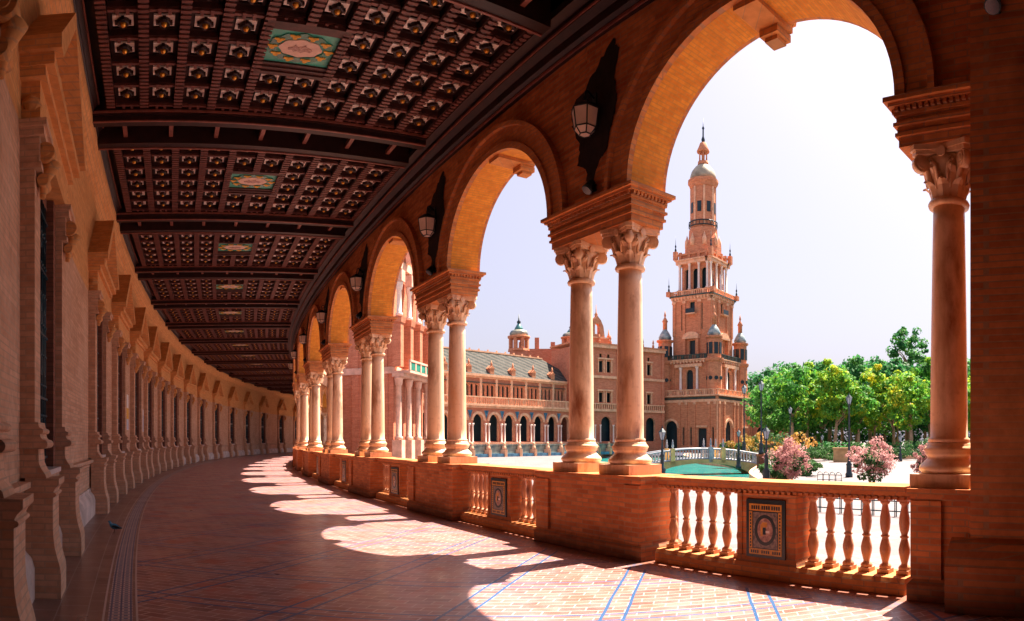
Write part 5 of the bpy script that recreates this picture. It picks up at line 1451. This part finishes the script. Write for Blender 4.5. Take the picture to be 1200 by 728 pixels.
# ---------------------------------------------------------------- trees, shrubs, hedges
def leaf_cloud(mb, c, rad, n, size, rnd, mi=0, shell=.55):
    for _ in range(n):
        while True:
            v = Vector((rnd.uniform(-1, 1), rnd.uniform(-1, 1), rnd.uniform(-1, 1)))
            if shell < v.length < 1: break
        p = Vector((c[0] + v.x * rad[0], c[1] + v.y * rad[1], c[2] + v.z * rad[2]))
        nrm = (v + Vector((rnd.uniform(-1, 1), rnd.uniform(-1, 1), rnd.uniform(-.3, 1.2)))).normalized()
        u = nrm.cross(Vector((rnd.uniform(-1, 1), rnd.uniform(-1, 1), rnd.uniform(-1, 1)))).normalized(); w2_ = nrm.cross(u); s = size * rnd.uniform(.6, 1.3)
        mb.face([mb.V(p + u * s * .5), mb.V(p + w2_ * s * .33), mb.V(p - u * s * .5), mb.V(p - w2_ * s * .33)], mi)
def crown(seed, h, w_, zc, clumps, per, size, mat, name='crown'):
    rnd = random.Random(seed); mb = MB(); clumps = int(clumps * 1.25); per = int(per * .8)
    for i in range(clumps):
        while True:
            v = Vector((rnd.uniform(-1, 1), rnd.uniform(-1, 1), rnd.uniform(-1, 1)))
            if .25 < v.length < 1: break
        f = .8 + .3 * (1 - abs(v.z)); c = (v.x * w_ * f, v.y * w_ * f, zc + v.z * h * rnd.uniform(.85, 1.1)); r_ = rnd.uniform(.14, .44) * w_
        leaf_cloud(mb, c, (r_, r_, r_ * .75), per, size, rnd)
    return mb.build(name, mat, recalc=False)
def trunk(seed, h, r_, spread):
    rnd = random.Random(seed + 50); mb = MB()
    top = h; lean = rnd.uniform(-.4, .4)
    mb.tube([(0, 0, -.05), (lean * .2, 0, h * .35), (lean * .6, .1, h * .7), (lean, .1, h)], [r_ * 1.25, r_, r_ * .8, r_ * .6], 8)
    for k in range(6):
        a = rnd.uniform(0, 2 * pi); z = h * rnd.uniform(.65, 1.0); L = spread * rnd.uniform(.6, 1)
        mb.tube([(lean * z / h, .05, z), (lean + cos(a) * L * .4, sin(a) * L * .4, z + L * .6), (lean + cos(a) * L, sin(a) * L, z + L * 1.2)], [r_ * .45, r_ * .3, r_ * .1], 6)
    return mb.build('trunk', M['bark'])
protos = {}
def tree_proto(kind):
    if kind in protos: return protos[kind]
    r = empty('tree')
    if kind[0] == 'a':
        c = crown(int(kind[1]) + 1, 4.3, 3.1, 8.3, 34, 105, .52, M['leaf_a']); t = trunk(int(kind[1]), 5.5, .26, 2.2)
    elif kind[0] == 'b':
        c = crown(int(kind[1]) + 11, 5.4, 4.4, 8.2, 36, 100, .60, M['leaf_b']); t = trunk(int(kind[1]) + 9, 6, .3, 3)
    elif kind[0] == 'c':
        c = crown(int(kind[1]) + 21, 4.6, 3.6, 7.4, 32, 105, .55, M['leaf_c']); t = trunk(int(kind[1]) + 19, 5, .28, 2.5)
    else:
        c = crown(int(kind[1]) + 31, 7.5, 3.3, 17.6, 44, 90, .55, M['leaf_b']); t = trunk(int(kind[1]) + 29, 17, .35, 3)
    c.parent = r; t.parent = r; protos[kind] = (r, [0]); return protos[kind]
def tree(kind, x, D, sc, label, group, rz=0.0, zs=1.0):
    r, used = tree_proto(kind)
    o = r if not used[0] else copy_tree(r)
    used[0] = 1; p = PX(x, D); o.location = (p.x, p.y, GZ); o.rotation_euler.z = rz; o.scale = (sc, sc, sc * zs)
    tag(o, label, 'tree', group)
rnd = random.Random(5)
front = [(903, 112, .95, 'c0'), (928, 104, 1.0, 'a0'), (946, 110, 1.02, 'a1'), (963, 118, 1.0, 'c0'), (978, 104, 1.06, 'a2'), (1006, 106, .92, 'a0'), (1024, 112, 1.12, 'a1'), (1048, 110, 1.0, 'a2'), (1068, 100, 1.02, 'a0'), (1089, 108, 1.05, 'a1'), (1112, 104, 1.0, 'a2'), (1140, 108, 1.05, 'a0'), (1168, 104, 1.0, 'a1')]
for i, (x, D, sc, k) in enumerate(front):
    tree(k, x, D, sc * 1.1, 'yellow green plane tree in the front row across the plaza, %s from the left' % (ORD[i] if i else 'first'), 'front row of plane trees', rnd.uniform(0, 6), rnd.uniform(.92, 1.08))
back = []
for i in range(19):
    x = 908 + i * 16; back.append((x, 122 + (i % 3) * 8, rnd.uniform(.95, 1.15) if x > 890 else 1.0, ('b0', 'b1', 'c1')[i % 3]))
for i, (x, D, sc, k) in enumerate(back):
    tree(k, x, D, sc * 1.12, 'dark green tree behind the front row of plane trees, %s from the left' % (ORD[i] if i else 'first'), 'dark trees in the park behind', rnd.uniform(0, 6), rnd.uniform(.9, 1.15))
for i in range(12):
    x = 896 + i * 25
    tree(('b1', 'b0')[i % 2], x, 158 + (i % 2) * 10, 1.62, 'distant park tree in the rearmost row, %s from the left' % (ORD[i] if i else 'first'), 'rearmost park trees', rnd.uniform(0, 6), rnd.uniform(.88, 1.05))
tree('t0', 1063, 138, 1.12, 'tallest tree, rising alone above the crowns left of the right column', None, 1.0)
tree('t1', 1091, 145, .98, 'slender tall tree half hidden by the right column', None, 2.0, .95)
def low_crown(seed, w_, h, n, size, mat, mat2=None):
    rnd_ = random.Random(seed); mb = MB()
    for i in range(n):
        v = Vector((rnd_.gauss(0, .42), rnd_.gauss(0, .42), rnd_.uniform(.1, 1)));
        leaf_cloud(mb, (v.x * w_, v.y * w_, v.z * h), (w_ * .3, w_ * .3, h * .16), 70, size, rnd_, 1 if (mat2 and (v.z < .5 or rnd_.random() < .3)) else 0)
    return mb.build('foliage', [mat, mat2] if mat2 else mat, recalc=False)
def shrub(x, D, w_, h, kind, label, seed, zlift=.5):
    p = PX(x, D); r = empty('shrub', (p.x, p.y, GZ)); tag(r, label, 'shrub')
    if kind == 'pink': c = crown(seed, h * .42, w_ * .80, h * .62, 44, 75, .12, M['leaf_pink'], 'blossom'); c2 = crown(seed + 3, h * .32, w_ * .62, h * .48, 16, 85, .16, M['leaf_under'], 'foliage')
    elif kind == 'orange': c = low_crown(seed, w_ * .5, h, 16, .28, M['leaf_orange'], M['leaf_under']); c2 = None
    else: c = low_crown(seed, w_ * .5, h, 14, .26, M['leaf_under']); c2 = None
    c.parent = r
    if c2: c2.parent = r
    m = MB()
    for k in range(4): a = k * 1.6 + seed; m.tube([(.06 * cos(a), .06 * sin(a), -.03), (.2 * cos(a), .2 * sin(a), h * .3), (.45 * cos(a) * w_ * .4, .45 * sin(a) * w_ * .4, h * .55)], [.05, .04, .02], 5)
    m.build('stem', M['bark'], r)
shrub(926, 36, 1.35, 2.55, 'pink', 'round pink flowering shrub behind the balustrade, left of the black lamp', 41)
shrub(1022, 34, 1.35, 2.65, 'pink', 'taller pink flowering shrub behind the balustrade, right of the black lamp', 47)
shrub(1086, 36, 1.0, 2.3, 'pink', 'pink flowering shrub mostly hidden behind the right column', 52)
shrub(865, 79, 4.0, 2.5, 'orange', 'orange flowering bush at the foot of the slim lamp', 61)
shrub(881, 76, 4.4, 3.1, 'orange', 'orange flowering bush between the two tall lamps', 63)
shrub(905, 66, 4.4, 3.1, 'orange', 'orange flowering bush behind the short brown lamp', 65)
shrub(922, 60, 4.8, 3.0, 'orange', 'tall orange bush behind the round pink shrub', 67)
shrub(848, 78, 2.0, 2.0, 'green', 'small spiky green bush beside the bridge railing', 69)
for i, (x, D, w_, h) in enumerate([(905, 40, 2.4, 1.0), (918, 43, 3.0, 1.1), (940, 48, 3.2, 1.0), (950, 80, 4.2, 1.5), (966, 84, 4.4, 1.7), (980, 86, 4.2, 1.5), (1005, 84, 3.2, 2.2), (1030, 88, 4.2, 1.5), (1052, 88, 4.2, 1.4), (1076, 86, 5.2, 2.6), (1098, 86, 4.2, 1.8)]):
    shrub(x, D, w_, h, 'green', 'low green bush at the edge of the paving, %s from the left' % (ORD[i] if i else 'first'), 70 + i)
p0 = PX(935, 96); p1 = PX(1180, 96); dv = p1 - p0
m = MB(); rndh = random.Random(9)
for i in range(200):
    t = i / 200; c = (dv.length * t, rndh.uniform(-.6, .6), rndh.uniform(.3, 2.0)); leaf_cloud(m, c, (.8, .6, .5), 26, .35, rndh)
o = m.build('hedge', M['leaf_b'], loc=(p0.x, p0.y, GZ), rotz=atan2(dv.y, dv.x), recalc=False); tag(o, 'long dark clipped hedge under the front row of trees', 'hedge')
p0 = PX(885, 172); p1 = PX(1240, 150); dv = p1 - p0
m = MB(); rndh = random.Random(12)
for i in range(420):
    c = (dv.length * rndh.random(), rndh.uniform(-1.5, 1.5), rndh.uniform(.6, 7.0)); leaf_cloud(m, c, (1.6, 1.0, 1.2), 26, .75, rndh)
o = m.build('thicket', M['leaf_b'], loc=(p0.x, p0.y, GZ), rotz=atan2(dv.y, dv.x), recalc=False); tag(o, 'dense dark undergrowth closing the park behind the tree trunks', 'undergrowth', kind='stuff')
m = MB(); m.box(0, 50, -.25, .25, 0, .45); o = m.build('kerb_wall', M['far_trim'], loc=(*PX(940, 90).xy, GZ), rotz=-.45); tag(o, 'low pale kerb wall edging the paving before the trees', 'wall')
m = MB(); m.box(-1.1, 1.1, -.7, .7, 0, 1.5); m.box(-1.2, 1.2, -.8, .8, 1.501, 1.7); o = m.build('stone_block', M['bridge_stone'], loc=(*PX(988, 78).xy, GZ), rotz=-.4); tag(o, 'brown square block at the plaza edge beside the black lamp', 'pedestal')
# low iron hoop fence seen through the near balusters and a short stretch farther off
def fence(x0, x1, D0, D1, h, label):
    a, b = PX(x0, D0), PX(x1, D1); dv = b - a; n = int(dv.length / .42)
    r = empty('hoop_fence', (a.x, a.y, GZ), atan2(dv.y, dv.x)); tag(r, label, 'fence')
    m = MB(); m.box(0, dv.length, -.02, .02, h * .25, h * .25 + .04); m.box(0, dv.length, -.02, .02, h * .8, h * .8 + .04); m.build('rail', M['iron_teal'], r)
    for i in range(min(n, 95)):
        x = dv.length * i / n; w_ = .36 * dv.length / n / .42; q = MB(); q.tube([(x, 0, 0), (x, 0, h * .8)] + [(x + w_ / 2 - w_ / 2 * cos(t), 0, h * .8 + w_ / 2 * sin(t)) for t in [pi * k / 6 for k in range(1, 6)]] + [(x + w_, 0, h * .8), (x + w_, 0, 0)], .022, 4); q.build('hoop', M['iron_teal'], r)
fence(950, 1180, 24, 21, .62, 'low iron hoop fence on the plaza seen between the near balusters')
fence(958, 987, 41, 40, .55, 'short dark iron fence on the paving just above the rail')
